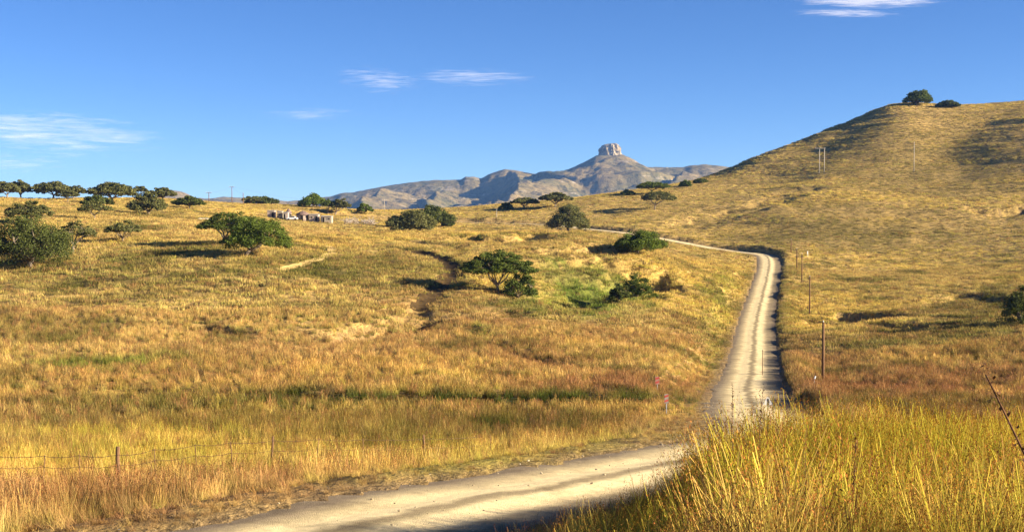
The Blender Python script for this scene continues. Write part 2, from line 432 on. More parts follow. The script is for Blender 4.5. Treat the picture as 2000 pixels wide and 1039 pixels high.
def road_mat():
    m, n, o = new_mat('gravel_road'); L = n.links
    la = N(n, 'ShaderNodeAttribute', attribute_name='lat'); tc = N(n, 'ShaderNodeTexCoord')
    t1 = N(n, 'ShaderNodeTexNoise', Scale=.5, Detail=6, Roughness=.6); L.new(tc.outputs['Object'], t1.inputs['Vector'])
    t2 = N(n, 'ShaderNodeTexNoise', Scale=9, Detail=6, Roughness=.75); L.new(tc.outputs['Object'], t2.inputs['Vector'])
    vo = N(n, 'ShaderNodeTexVoronoi', Scale=45); L.new(tc.outputs['Object'], vo.inputs['Vector'])
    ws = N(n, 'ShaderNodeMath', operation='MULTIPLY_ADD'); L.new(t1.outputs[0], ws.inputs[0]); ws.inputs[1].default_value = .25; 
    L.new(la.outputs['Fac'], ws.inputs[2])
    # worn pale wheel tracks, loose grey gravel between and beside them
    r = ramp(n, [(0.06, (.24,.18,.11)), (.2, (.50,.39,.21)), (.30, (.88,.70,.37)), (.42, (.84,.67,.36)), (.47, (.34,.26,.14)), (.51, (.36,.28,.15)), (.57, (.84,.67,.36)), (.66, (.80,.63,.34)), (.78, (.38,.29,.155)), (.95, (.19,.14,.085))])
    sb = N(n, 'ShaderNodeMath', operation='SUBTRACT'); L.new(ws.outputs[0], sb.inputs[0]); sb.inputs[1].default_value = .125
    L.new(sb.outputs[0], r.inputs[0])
    g = ramp(n, [(.3, (.74,.74,.75)), (.7, (1.2,1.18,1.14))]); L.new(t2.outputs[0], g.inputs[0])
    mx = N(n, 'ShaderNodeMix', data_type='RGBA', blend_type='MULTIPLY'); mx.inputs[0].default_value = .9
    L.new(r.outputs[0], mx.inputs[6]); L.new(g.outputs[0], mx.inputs[7])
    t4 = N(n, 'ShaderNodeTexNoise', Scale=.9, Detail=7, Roughness=.7); L.new(tc.outputs['Object'], t4.inputs['Vector'])
    w4 = ramp(n, [(.36, (.52,.50,.47)), (.52, (1,1,1))]); L.new(t4.outputs[0], w4.inputs[0])
    mw = N(n, 'ShaderNodeMix', data_type='RGBA', blend_type='MULTIPLY'); mw.inputs[0].default_value = .55
    L.new(mx.outputs[2], mw.inputs[6]); L.new(w4.outputs[0], mw.inputs[7]); mx = mw
    b = N(n, 'ShaderNodeBsdfPrincipled', Roughness=.92); b.inputs['Specular IOR Level'].default_value = .15
    L.new(mx.outputs[2], b.inputs['Base Color'])
    ad = N(n, 'ShaderNodeMath', operation='SUBTRACT'); L.new(t2.outputs[0], ad.inputs[0]); L.new(vo.outputs['Distance'], ad.inputs[1])
    bp = N(n, 'ShaderNodeBump', Strength=.45, Distance=.03); L.new(ad.outputs[0], bp.inputs['Height']); L.new(bp.outputs[0], b.inputs['Normal'])
    L.new(b.outputs[0], o.inputs[0])
    return m
def mountain_mat():
    m, n, o = new_mat('mountain_slopes'); L = n.links
    tc = N(n, 'ShaderNodeTexCoord'); ge = N(n, 'ShaderNodeNewGeometry')
    t1 = N(n, 'ShaderNodeTexNoise', Scale=.004, Detail=9, Roughness=.65); L.new(tc.outputs['Object'], t1.inputs['Vector'])
    t2 = N(n, 'ShaderNodeTexNoise', Scale=.028, Detail=6, Roughness=.75); L.new(tc.outputs['Object'], t2.inputs['Vector'])
    mp = N(n, 'ShaderNodeMapping'); mp.inputs['Scale'].default_value = (.004, .004, .09); L.new(tc.outputs['Object'], mp.inputs['Vector'])
    t3 = N(n, 'ShaderNodeTexNoise', Scale=1, Detail=5, Roughness=.6); L.new(mp.outputs[0], t3.inputs['Vector'])
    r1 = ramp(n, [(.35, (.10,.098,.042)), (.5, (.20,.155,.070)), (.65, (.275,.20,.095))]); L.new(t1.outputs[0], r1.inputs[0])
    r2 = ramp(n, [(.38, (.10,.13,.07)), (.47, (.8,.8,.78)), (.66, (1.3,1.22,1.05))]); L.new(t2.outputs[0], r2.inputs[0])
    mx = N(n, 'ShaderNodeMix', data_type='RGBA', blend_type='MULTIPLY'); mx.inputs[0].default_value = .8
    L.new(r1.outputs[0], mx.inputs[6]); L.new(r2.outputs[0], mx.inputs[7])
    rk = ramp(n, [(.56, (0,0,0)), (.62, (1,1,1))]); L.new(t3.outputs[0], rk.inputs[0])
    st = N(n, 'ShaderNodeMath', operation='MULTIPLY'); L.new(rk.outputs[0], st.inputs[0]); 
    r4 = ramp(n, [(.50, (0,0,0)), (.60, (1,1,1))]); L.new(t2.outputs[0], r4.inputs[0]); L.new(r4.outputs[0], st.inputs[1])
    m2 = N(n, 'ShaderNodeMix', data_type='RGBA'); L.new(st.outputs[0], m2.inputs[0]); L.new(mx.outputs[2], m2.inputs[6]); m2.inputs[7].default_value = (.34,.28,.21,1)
    b = N(n, 'ShaderNodeBsdfDiffuse'); L.new(m2.outputs[2], b.inputs[0])
    bp = N(n, 'ShaderNodeBump', Strength=.8, Distance=14); L.new(t2.outputs[0], bp.inputs['Height']); L.new(bp.outputs[0], b.inputs['Normal'])
    L.new(b.outputs[0], o.inputs[0])
    return m

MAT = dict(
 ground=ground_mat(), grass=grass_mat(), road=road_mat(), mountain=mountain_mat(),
 leaf_dark=leaf_mat('dark_acacia_leaves', (.038,.052,.014), (.155,.170,.046)),
 leaf=leaf_mat('acacia_leaves', (.042,.064,.014), (.16,.19,.042)),
 leaf_bright=leaf_mat('bright_leaves', (.044,.074,.012), (.18,.22,.040)),
 leaf_dull=leaf_mat('dull_acacia_leaves', (.052,.060,.020), (.22,.21,.072)),
 bark=simple_mat('pale_bark', (.10,.075,.05), (.34,.27,.19), 5, bump=.5),
 wood=simple_mat('weathered_pole_wood', (.10,.055,.03), (.24,.14,.075), 6, stretch=(6,6,.6)),
 greywood=simple_mat('silvered_wood', (.26,.22,.17), (.55,.49,.40), 5, stretch=(5,5,.7)),
 deadwood=simple_mat('bleached_branches', (.20,.15,.11), (.58,.50,.42), 2),
 wire=simple_mat('rusty_wire', (.06,.035,.02), (.14,.085,.05), 20, bump=0),
 plaster=simple_mat('pale_pink_plaster', (.30,.24,.20), (.46,.38,.32), 1.2),
 block=simple_mat('cream_block_wall', (.30,.25,.18), (.44,.38,.28), 1.5),
 greywall=simple_mat('grey_brown_daub_wall', (.26,.20,.16), (.42,.33,.27), 1.5),
 thatch=simple_mat('weathered_thatch', (.10,.065,.055), (.24,.165,.14), 6, stretch=(1,1,5)),
 tin=simple_mat('dull_tin_roof', (.34,.31,.28), (.52,.48,.44), 2),
 dark=simple_mat('dark_opening', (.012,.010,.009), (.03,.025,.02), 3, bump=0),
 whitepaint=simple_mat('white_paint', (.62,.61,.58), (.82,.81,.78), 3, bump=0),
 carpaint=simple_mat('white_car_paint', (.70,.70,.70), (.82,.82,.82), 2, rough=.3, bump=0),
 glass=simple_mat('dark_car_glass', (.02,.022,.025), (.03,.033,.036), 3, rough=.1, bump=0),
 rubber=simple_mat('tyre_rubber', (.015,.015,.015), (.03,.03,.03), 8, bump=0),
 fadedred=simple_mat('sun_faded_red_paint', (.34,.16,.12), (.46,.25,.20), 5, bump=0),
 redpaint=simple_mat('faded_red_paint', (.42,.06,.045), (.58,.12,.09), 5, bump=0),
 metal=simple_mat('grey_metal', (.20,.20,.21), (.34,.34,.35), 5, bump=0),
 soil=simple_mat('dark_track_soil', (.035,.022,.009), (.115,.072,.028), 1.6, bump=.6),
 sandy=simple_mat('pale_track_soil', (.40,.27,.09), (.66,.47,.17), 1.2, bump=.5),
 rock=simple_mat('pale_cliff_rock', (.09,.07,.045), (.36,.285,.18), .07, bump=.8, stretch=(1,1,.55), thr=(.38,.56)),
 stone=simple_mat('pale_stones', (.34,.30,.24), (.62,.57,.47), 3),
 gravel=simple_mat('road_stones', (.22,.175,.11), (.52,.42,.26), 3),
 brown=simple_mat('dry_brown_stalk', (.075,.035,.02), (.19,.095,.05), 9, bump=0),
)
# ------------------------------------------------------------------ ground sheet
th_f = np.linspace(-0.52, 0.52, 520)
th_s = np.concatenate([np.linspace(-math.pi, -0.54, 70)[:-1], th_f, np.linspace(0.54, math.pi, 70)[1:-1]])
lr = np.concatenate([np.linspace(math.log(1.2), math.log(90), 150)[:-1], np.linspace(math.log(90), math.log(470), 190)[:-1],
                     np.linspace(math.log(470), math.log(800), 50)[:-1], np.linspace(math.log(800), math.log(8000), 24)])
rr = np.exp(lr); nth, nr = len(th_s), len(rr)
gx = (rr[:, None]*np.sin(th_s)[None]).ravel(); gy = (rr[:, None]*np.cos(th_s)[None]).ravel()
def H_all(x, y):
    r = np.hypot(x, y); s = sstep(930, 1500, r)
    return H(x, y)*(1-s) - 46*s
gz = H_all(gx, gy)
gd, _, ghw = road_dist(gx, gy)
ga = np.abs(gd)
bare = np.clip(1.0 - (ga-ghw)/1.1, 0, 1)*(.6+.6*vnoise(gx/.8, gy/.8, 71))
for g, dep, w in GUL[:2]:
    k = np.nonzero((np.abs(gx-g[:, 0].mean()) < 60) & (np.abs(gy-g[:, 1].mean()) < 60))[0]
    dd = np.sqrt(((gx[k, None]-g[None, :, 0])**2 + (gy[k, None]-g[None, :, 1])**2).min(1))
    bare[k] = np.maximum(bare[k], np.exp(-(dd/(w*1.1))**4)*sstep(.2, .5, vnoise(gx[k]/1.5, gy[k]/1.5, 73)))
for g, dep in SCARP:
    s, e = scarp(gx, gy, g); bare = np.maximum(bare, (.2 if dep < 1.2 else 1)*e*np.exp(-(s/1.2)**4)*sstep(.38, .58, fbm(gx/2.2, gy/2.2, 75, 3)))
veg = veg_colour(gx, gy, gz)
V = np.c_[gx, gy, gz]; V = np.vstack([V, [[0, 0, float(H(np.array([0.]), np.array([0.]))[0])]]])
veg = np.vstack([veg, veg[:1]]); bare = np.r_[bare, 0]
i = np.arange(nr-1)[:, None]*nth; j = np.arange(nth)[None]; j2 = (j+1) % nth
Q = np.stack([i+j, i+nth+j, i+nth+j2, i+j2], -1).reshape(-1, 4)[:, ::-1]
T = np.stack([np.full(nth, len(V)-1), np.arange(nth), (np.arange(nth)+1) % nth], -1)[:, ::-1]
go = obj('ground', mesh_np('ground', V, [Q, T], MAT['ground'], True, dict(veg=veg, bare=np.clip(bare, 0, 1))))
tag(go, 'rolling dry golden grassland and the hill on the right', kind='structure')

def strip(name, C, Zf, half, mat, nlat=9, lift=0.03, crown=0.05, ruts=0.0, edge=None):
    t = np.gradient(C, axis=0); t /= np.linalg.norm(t, axis=1)[:, None]; nn = np.c_[t[:, 1], -t[:, 0]]
    la = np.linspace(-1, 1, nlat)
    half = np.broadcast_to(half, len(C))
    e = np.ones((len(C), nlat))
    s = np.arange(len(C))
    e[:, 0] += .30*(fbm(s*.45, s*0, 81)-.5); e[:, -1] += .30*(fbm(s*.45, s*0, 83)-.5)
    X = C[:, None, 0] + nn[:, None, 0]*half[:, None]*la[None]*e; Y = C[:, None, 1] + nn[:, None, 1]*half[:, None]*la[None]*e
    Z = Zf(X, Y) + lift + crown*(1-la[None]**2) - ruts*(np.exp(-((np.abs(la)-.42)/.16)**2))[None]
    Z += (fbm(X/1.3, Y/1.3, 85, 3)-.5)*.05
    V = np.stack([X, Y, Z], -1).reshape(-1, 3)
    i = np.arange(len(C)-1)[:, None]*nlat; j = np.arange(nlat-1)[None]
    Q = np.stack([i+j, i+j+1, i+nlat+j+1, i+nlat+j], -1).reshape(-1, 4)
    lat = np.broadcast_to((la*.5+.5)[None], X.shape).ravel()
    return tag(obj(name, mesh_np(name, V, [Q], mat, True, dict(lat=lat))), kind='structure')
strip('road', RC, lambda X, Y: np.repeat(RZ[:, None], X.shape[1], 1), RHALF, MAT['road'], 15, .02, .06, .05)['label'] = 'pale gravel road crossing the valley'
def drape(X, Y): return H(X.ravel(), Y.ravel()).reshape(X.shape)
TR1 = catmull([ground(*p)[:2] for p in [(812,607),(832,590),(858,570),(876,552),(882,535),(874,518),(848,503),(815,494),(770,488)]], .5)
TR2 = catmull([ground(*p)[:2] for p in [(545,527),(580,519),(615,509),(640,499),(648,490),(640,481),(612,476)]], .5)
n_ = len(TR1)
strip('dirt_track', TR1, drape, np.interp(np.arange(n_), [0, n_*.25, n_*.65, n_], [.8, 1.7, 1.7, .9]), MAT['soil'], 7, .06, 0, .02)['label'] = 'dark curving ploughed track in the field'
strip('dirt_track', TR2, drape, .75, MAT['sandy'], 5, .06, 0, .02)['label'] = 'pale sandy wheel track curving below the huts'

# ------------------------------------------------------------------ mountains
SKY = np.array([(200,392),(300,384),(335,373),(352,374),(380,386),(400,388),(440,384),(480,388),(540,392),(560,394),(585,392),(650,383),(665,377),(690,376),(740,366),(790,357),(850,352),(900,352),(908,346),(925,345),(940,349),(958,339),(985,331),(1005,332),(1040,339),(1070,341),(1100,338),(1130,332),(1160,329),(1210,327),(1250,327),(1300,327),(1335,327),(1350,323),(1380,321),(1400,323),(1425,327),(1440,333),(1480,345),(1560,370),(1700,390)], float)
YR = 5000.0
SX = (SKY[:, 0]-1000)/F*YR; SZ = slope_of(SKY[:, 1])*YR
mx_ = np.linspace(-1750, 1450, 520); my_ = np.concatenate([np.linspace(3000, 5150, 230), np.linspace(5170, 5900, 20)])
MX, MY = np.meshgrid(mx_, my_); mxf, myf = MX.ravel(), MY.ravel()
ridge_y = YR + 60*(vnoise(mxf/260, mxf*0, 91)-.5)
t = np.clip((myf-3200)/(ridge_y-3200), 0, 1)
zs = np.interp(mxf*YR/np.clip(myf, 3500, 5000), SX, SZ)
g = 0.34*t + 0.66*sstep(.70, 1.0, t)**1.3
mz = -60 + (zs+60)*g
back = np.maximum(myf-ridge_y-40, 0); mz -= back*.35
CRESTS = [[(862,365,4700),(842,381,4250),(815,404,3800)], [(1012,362,4550),(985,376,4250),(940,391,3950),(890,402,3700)],
          [(1152,326,4820),(1100,345,4560),(1035,355,4380),(1000,371,4150),(975,395,3800)], [(1250,335,4700),(1225,360,4300),(1190,385,3900)],
          [(745,369,4800),(715,386,4350),(695,404,3900)], [(1000,332,4990),(1006,345,4800),(1012,360,4600)], [(1330,335,4700),(1300,360,4300)]]
for kk, cr in enumerate(CRESTS):
    P = np.array([P3(*c) for c in cr])[::-1]
    xc = np.interp(myf, P[:, 1], P[:, 0]) + 36*(vnoise(myf/130, myf*0, 95+kk)-.5)
    zc = np.interp(myf, P[:, 1], P[:, 2])
    over = np.maximum(P[0, 1]-myf, 0)*.25 + np.maximum(myf-P[-1, 1], 0)*.4
    dx = mxf-xc
    h = zc - over - np.where(dx > 0, .17*dx + .0002*dx*dx, .72*-dx)
    mz = np.maximum(mz, h)
    # hollow on the shaded left of each crest
    mz -= np.where(dx < 0, 26*np.exp(-((dx+150)/110)**2), 0)*np.exp(-(over/25)**2)*(t < .92)
BX, BY = (1191-1000)/F*4900, 4900.0
rb = np.hypot(mxf-BX, (myf-BY)*.8)
ztop = slope_of(304)*4900
mz = np.maximum(mz, np.where(rb < 55, ztop, ztop - .60*(rb-55) + .0011*np.clip(rb-55, 0, 240)**2 ) - np.maximum(rb-300, 0)*.8)
rid = np.abs(fbm(mxf/210, myf/210, 101, 5)-.5)*2
am = np.where(t > .93, .12, 1.0)*sstep(0, .2, t)
mz += am*(-(rid-.25)*34 + (fbm(mxf/55, myf/55, 107, 4)-.5)*20) + (fbm(mxf/24, myf/24, 109, 3)-.5)*6
i = np.arange(len(my_)-1)[:, None]*len(mx_); j = np.arange(len(mx_)-1)[None]
Q = np.stack([i+j, i+j+1, i+len(mx_)+j+1, i+len(mx_)+j], -1).reshape(-1, 4)
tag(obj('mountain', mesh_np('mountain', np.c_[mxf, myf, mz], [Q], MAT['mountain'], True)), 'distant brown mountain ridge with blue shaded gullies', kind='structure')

# cliff cap of the butte
nb, nh = 96, 34
thb = np.linspace(0, 2*math.pi, nb, endpoint=False); hb = np.linspace(0, 1, nh)
TH, HB = np.meshgrid(thb, hb)
zb0 = ztop - 14; zb1 = slope_of(281.5)*4900
led = np.interp(HB, [0, .12, .36, .40, .46, .74, .78, .9, 1.0], [1.22, 1.06, 1.0, .95, .98, .93, .84, .78, .50])
flu = (fbm(TH*5, HB*2.2, 121, 4)-.5)*.32 + (vnoise(TH*12, HB*9, 127)-.5)*.16
flu[:, -8:] = flu[:, -8:]*.6 + flu[:, :8][:, ::-1]*.4
R = 44*(led + flu*(HB < .97))
cx = BX + R*np.cos(TH); cy = BY + R*.8*np.sin(TH)
cz = zb0 + (zb1-zb0)*HB + (HB > .7)*(np.cos(TH+2.6)*-3.0) + (vnoise(TH*5, HB*7, 129)-.5)*3
V = np.stack([cx, cy, cz], -1).reshape(-1, 3); V = np.vstack([V, [[BX, BY, zb1+1.5]]])
i = np.arange(nh-1)[:, None]*nb; j = np.arange(nb)[None]; j2 = (j+1) % nb
Q = np.stack([i+j, i+j2, i+nb+j2, i+nb+j], -1).reshape(-1, 4)
T = np.stack([(nh-1)*nb+np.arange(nb), (nh-1)*nb+(np.arange(nb)+1) % nb, np.full(nb, len(V)-1)], -1)
bu = obj('butte', mesh_np('butte', V, [Q, T], MAT['rock'], False)); tag(bu, 'pale cliff-sided rock butte crowning the mountain', kind='structure')

# ------------------------------------------------------------------ haze: one box of air round everything
hb_ = MB(); hb_.box((0, 0, (-66+345)/2), (17400, 17400, 345+66))
hz = hb_.build('haze', None); tag(hz, 'thin blue air over the valley', kind='stuff')
m, n, o = new_mat('thin_air')
pv = N(n, 'ShaderNodeVolumePrincipled'); pv.inputs['Color'].default_value = (.22, .46, 1, 1); pv.inputs['Density'].default_value = 4.6e-5; pv.inputs['Anisotropy'].default_value = 0.0
n.links.new(pv.outputs[0], o.inputs['Volume']); hz.data.materials.append(m)

# ------------------------------------------------------------------ clouds: thin layered sheets of cirrus, 3 km up
def cloud_mat():
    m, n, o = new_mat('cirrus'); L = n.links
    a = N(n, 'ShaderNodeAttribute', attribute_name='cuv'); 
    mp = N(n, 'ShaderNodeMapping'); mp.inputs['Scale'].default_value = (1.0, 1.0, 1.0); L.new(a.outputs['Vector'], mp.inputs['Vector'])
    wv = N(n, 'ShaderNodeTexNoise', Scale=1.1, Detail=3, Roughness=.5); L.new(mp.outputs[0], wv.inputs['Vector'])
    ad = N(n, 'ShaderNodeMix', data_type='RGBA', blend_type='ADD'); ad.inputs[0].default_value = .8; L.new(mp.outputs[0], ad.inputs[6]); L.new(wv.outputs['Color'], ad.inputs[7])
    t = N(n, 'ShaderNodeTexNoise', Scale=2.2, Detail=8, Roughness=.62); L.new(ad.outputs[2], t.inputs['Vector'])
    e = N(n, 'ShaderNodeAttribute', attribute_name='env')
    s = N(n, 'ShaderNodeMath', operation='ADD'); L.new(t.outputs[0], s.inputs[0]); L.new(e.outputs['Fac'], s.inputs[1])
    mr = N(n, 'ShaderNodeMapRange', interpolation_type='SMOOTHSTEP'); L.new(s.outputs[0], mr.inputs['Value'])
    mr.inputs['From Min'].default_value = .93; mr.inputs['From Max'].default_value = 1.5; mr.inputs['To Max'].default_value = .5
    nv = N(n, 'ShaderNodeCombineXYZ'); 
    for k in range(3): nv.inputs[k].default_value = -sun_vec[k]
    tr = N(n, 'ShaderNodeBsdfTranslucent'); tr.inputs[0].default_value = (.9, .9, .92, 1)
    tp = N(n, 'ShaderNodeBsdfTransparent'); ms = N(n, 'ShaderNodeMixShader')
    L.new(mr.outputs[0], ms.inputs[0]); L.new(tp.outputs[0], ms.inputs[1]); L.new(tr.outputs[0], ms.inputs[2]); L.new(ms.outputs[0], o.inputs[0])
    return m
CM = cloud_mat()
def cloud(x0, x1, y0, y1, label, stretch, dens, tilt=0.0, alt=3000.0):
    V = []; A = []; E = []; Q = []; base = 0
    for lay in range(2):
        nu, nv = 60, 24
        U, Vv = np.meshgrid(np.linspace(-1, 1, nu), np.linspace(-1, 1, nv))
        px = (x0+x1)/2 + U*(x1-x0)/2; py = (y0+y1)/2 + Vv*(y1-y0)/2 + tilt*U*(y1-y0)/2
        z = alt + lay*90
        Y = z/slope_of(py); X = (px-1000)/F*Y
        Z = z + 70*(fbm(X/2500, Y/2500, 131+lay, 3)-.5)
        V.append(np.stack([X, Y, Z], -1).reshape(-1, 3))
        A.append(np.stack([U*stretch + lay*7 + x0*.013, Vv*3.4 + U*.8 + y0*.02, np.full_like(U, lay*3.)], -1).reshape(-1, 3))
        env = np.clip(1-(U**2 + Vv**2), 0, 1)**.6
        E.append((env*.62*dens + np.where(env > 0, 0, -2)).ravel())
        i = np.arange(nv-1)[:, None]*nu; j = np.arange(nu-1)[None]
        Q.append((np.stack([i+j, i+j+1, i+nu+j+1, i+nu+j], -1).reshape(-1, 4)) + base); base += nu*nv
    V = np.concatenate(V); c = V.mean(0)
    o = obj('cloud', mesh_np('cloud', V-c, Q, CM, True, dict(cuv=np.concatenate(A), env=np.concatenate(E))), None, c)
    return tag(o, label, 'cloud', 'thin clouds in the blue sky')
cam_d.clip_end = 150000
cloud(-200, 400, 195, 322, 'long white wispy cloud low at the left edge of the sky', 1.3, 1.0, .35)
cloud(620, 860, 118, 196, 'faint feathery cloud left of the paired streaks high in mid sky', 1.1, .88, .25)
cloud(760, 1100, 126, 178, 'thin white streak cloud above the left of the butte', 1.1, .94, .05)
cloud(470, 750, 204, 244, 'lowest faint cloud streak in the middle of the sky', 1.2, .84, -.1)
cloud(1500, 1880, -22, 22, 'brightest white cloud cut by the top right edge', 1.8, 1.22, .05, 3400)
cloud(1500, 1790, 16, 38, 'narrow white streak just under the bright cloud at top right', 2.2, 1.05, .1, 3100)
cloud(-120, 190, 285, 352, 'pale veil of cloud above the flat-topped trees at far left', 1.1, .85, .1)

# ------------------------------------------------------------------ trees
def rand_dirs(n):
    v = rng.normal(size=(n, 3)); return v/np.linalg.norm(v, axis=1)[:, None]
def leaves_mesh(centres, size, rnd, up=.6):
    n = len(centres)
    nrm = rand_dirs(n) + np.array([0, 0, up]); nrm /= np.linalg.norm(nrm, axis=1)[:, None]
    a = np.cross(nrm, rand_dirs(n)); a /= np.linalg.norm(a, axis=1)[:, None] + 1e-9; b = np.cross(nrm, a)
    s = size*(.6+.8*rng.random(n))[:, None]
    V = np.stack([centres - a*s, centres - b*s*.55, centres + a*s, centres + b*s*.55], 1).reshape(-1, 3)
    return V, np.arange(4*n).reshape(-1, 4), np.repeat(rnd, 4)
SHAPE = {  # crown bottom (fraction of height), doming of the top, lift of underside at rim, fork height, openness, thickness bias
 'umbrella': dict(cb=.42, dome=.40, rim=.12, fork=.20, npad=60, per=100, bias=.6, limbs=6),
 'broad':    dict(cb=.30, dome=.42, rim=.06, fork=.20, npad=72, per=105, bias=.6, limbs=6),
 'classic':  dict(cb=.47, dome=.44, rim=.02, fork=.17, npad=62, per=110, bias=.7, limbs=9),
 'flat':     dict(cb=.44, dome=.36, rim=.12, fork=.26, npad=46, per=90, bias=.6, limbs=5),
 'sparse':   dict(cb=.38, dome=.45, rim=.16, fork=.26, npad=42, per=56, bias=.5, limbs=6),
 'dome':     dict(cb=.28, dome=.62, rim=-.02, fork=.16, npad=64, per=100, bias=.55, limbs=6),
 'dense':    dict(cb=.10, dome=.60, rim=-.02, fork=.12, npad=115, per=74, bias=.5, limbs=6),
 'round':    dict(cb=.20, dome=.80, rim=.12, fork=.18, npad=72, per=74, bias=.45, limbs=6),
 'bush':     dict(cb=.0, dome=.75, rim=.0, fork=.06, npad=64, per=66, bias=.45, limbs=7),
}
def acacia(px, py, x0, x1, top, kind, leaf, label, Y=None, detail=1.0, name='acacia_tree', cat='tree', group='scattered acacia trees', lean=0.0):
    if Y is None: bx, by, bz = ground(px, py)
    else:
        bx, by = ray(px, py)[0]*Y, Y; bz = float(H(np.array([bx]), np.array([by]))[0])
    ztop_ = slope_of(top)*by
    Ht = max(ztop_ - bz, .8); Wd = (x1-x0)/F*by; off = ((x0+x1)/2-px)/F*by
    S = SHAPE[kind]; Rr = Wd/2*1.02
    root = empty(name, (bx, by, bz - .05)); tag(root, label, cat, group)
    npad = int(S['npad']*min(1.3, max(.6, Wd/9))*detail**.5*(1 if kind in ('dense','bush','round','dome') else 1.7)); per = int(1.3*S['per']*detail*(1 if kind in ('dense','bush','round','dome') else .65))
    # pads of foliage through the crown's volume
    k = np.arange(npad); rad = np.sqrt((k+.5)/npad); ang = k*2.39996 + rng.random(npad)*.9
    lob = 1 + .20*np.sin(ang*2+rng.random()*6) + .14*np.sin(ang*3+rng.random()*6)
    rad = np.clip(rad + rng.normal(size=npad)*.06, 0, 1)
    topz = Ht*(1 - S['dome']*rad**2.2)*(.93 + .09*rng.random(npad)); botz = Ht*(S['cb'] + S['rim']*rad)
    hh = rng.random(npad)**S['bias']
    pz = botz + (topz-botz)*hh
    depth = Rr*(.95 if kind not in ('dense',) else .85)
    pr_ = Wd*(.075 + .055*rng.random(npad))*(.92 if kind in ('bush','round') else .8 if kind == 'dense' else .82 if kind == 'dome' else .62)
    cxp = off + (Rr-pr_*.6)*rad*np.cos(ang)*np.clip(lob, .75, 1.12); cyp = (depth-pr_*.6)*rad*np.sin(ang)*np.clip(lob, .75, 1.12)
    pz = np.minimum(pz, Ht - pr_*.25)
    PC = np.stack([cxp, cyp, pz], -1)
    thick = .55 if kind in ('umbrella','flat','sparse','classic','broad') else .75
    d = rand_dirs(npad*per).reshape(npad, per, 3)*(rng.random((npad, per, 1))**.45)
    d *= np.stack([pr_*1.25, pr_*1.25, pr_*thick], -1)[:, None]
    d += rng.normal(size=d.shape)*.05*pr_[:, None, None]
    Lc = (PC[:, None] + d).reshape(-1, 3)
    keep = Lc[:, 2] > .12; 
    rnd = np.clip(np.repeat(rng.random(npad), per)*.45 + rng.random(npad*per)*.55, 0, 1)
    Lc = Lc[keep]; rnd = rnd[keep]
    size = max(.12, by*.00066)
    V_, Q_, R_ = leaves_mesh(Lc, size, rnd, .5)
    obj('crown', mesh_np('crown', V_, [Q_], MAT[leaf], False, dict(rnd=R_)), root)
    # trunk, limbs and branches
    b = MB(); r0 = max(.10, .030*Ht + .012*Wd)*(.9 if kind not in ('sparse', 'classic') else .62)
    fk = np.array([off*.22 + lean*Ht*.1, 0, Ht*S['fork']])
    b.tube([(0, 0, -.25), (0.02*Ht*math.copysign(1, off+.01), 0, Ht*S['fork']*.5), fk], [r0*1.35, r0*1.05, r0*.95], 8)
    nl = S['limbs']; ends = []
    for q in range(nl):
        a = q*2*math.pi/nl + rng.random()*.7; rr_ = Rr*(.45+.2*rng.random())
        e = np.array([off + rr_*math.cos(a), rr_*math.sin(a)*.95, Ht*(S['cb'] + (1-S['cb'])*.42)])
        mid = fk*.55 + e*.45 + np.array([0, 0, -.05*Ht + .06*Ht*rng.random()]) + rng.normal(size=3)*.03*Ht
        m2 = fk*.25 + e*.75 + rng.normal(size=3)*.03*Ht
        P = np.array([fk - [0, 0, r0*.4], fk*.8+mid*.2 + rng.normal(size=3)*.01*Ht, mid, m2, e])
        b.tube(P, np.array([.72, .6, .46, .34, .22])*r0, 6); ends.append(P)
    nodes_ = np.concatenate([np.vstack([p[1:]]) for p in ends])
    for c in PC[:: (1 if npad < 60 else 2)]:
        dd = np.linalg.norm(nodes_ - c, axis=1) + np.maximum(nodes_[:, 2]-c[2], 0)*2; s_ = nodes_[dd.argmin()]
        mid = (s_+c)/2 + rng.normal(size=3)*.05*Ht*.5
        b.tube([s_, mid, c], np.array([.2, .13, .06])*r0, 4)
    b.build('trunk', MAT['bark'], root, True)
    return root
A = acacia
A(15,388,-14,36,354,'broad','leaf_dull','flat-topped acacia cut by the left edge on the skyline')
A(40,386,18,64,352,'broad','leaf_dull','skyline acacia second from the left edge, touching its neighbour')
A(105,385,66,142,354,'broad','leaf_dull','broad skyline acacia with smaller acacia at its right foot')
A(143,388,122,166,361,'broad','leaf_dull','small skyline acacia poking out right of the broad one')
A(132,396,112,156,371,'sparse','leaf_dull','small acacia standing in front of the broad skyline acacia')
A(218,396,178,264,355,'broad','leaf_dull','tallest broad acacia in the left skyline group')
A(190,404,160,218,381,'dome','leaf_dark','dark low acacia below the tallest skyline acacia')
A(274,384,259,291,362,'flat','leaf_dull','small far acacia just right of the tallest skyline acacia')
A(318,392,290,342,366,'broad','leaf_dull','skyline acacia with a distant purple hill behind its right side')
A(291,420,250,326,376,'dome','leaf_dull','round-headed acacia in front of the skyline group')
A(184,430,147,224,392,'sparse','leaf_dull','open acacia with drooping right branch below the skyline trees')
A(370,408,339,401,383,'broad','leaf_dark','lone umbrella acacia at the right end of the left group')
A(58,441,15,101,392,'broad','leaf_dull','acacia rising just behind the huge dense tree at left')
A(60,522,-30,141,416,'dense','leaf_dark','huge dense dark tree touching the left edge', detail=1.6)
A(141,496,108,196,431,'flat','leaf_dull','flat acacia on thin stems right of the huge dense tree')
A(239,473,204,281,430,'classic','leaf_dull','small open acacia alone in the grass with a forked trunk')
A(432,480,392,527,414,'umbrella','leaf','rear acacia of the overlapping pair below the huts', detail=1.2)
A(480,501,438,566,421,'dome','leaf_bright','front bright green acacia of the overlapping pair with a leaning trunk', detail=1.7, lean=.6)
A(490,394,474,508,383,'sparse','leaf_dull','tiny thin tree on the skyline beside the third power pole')
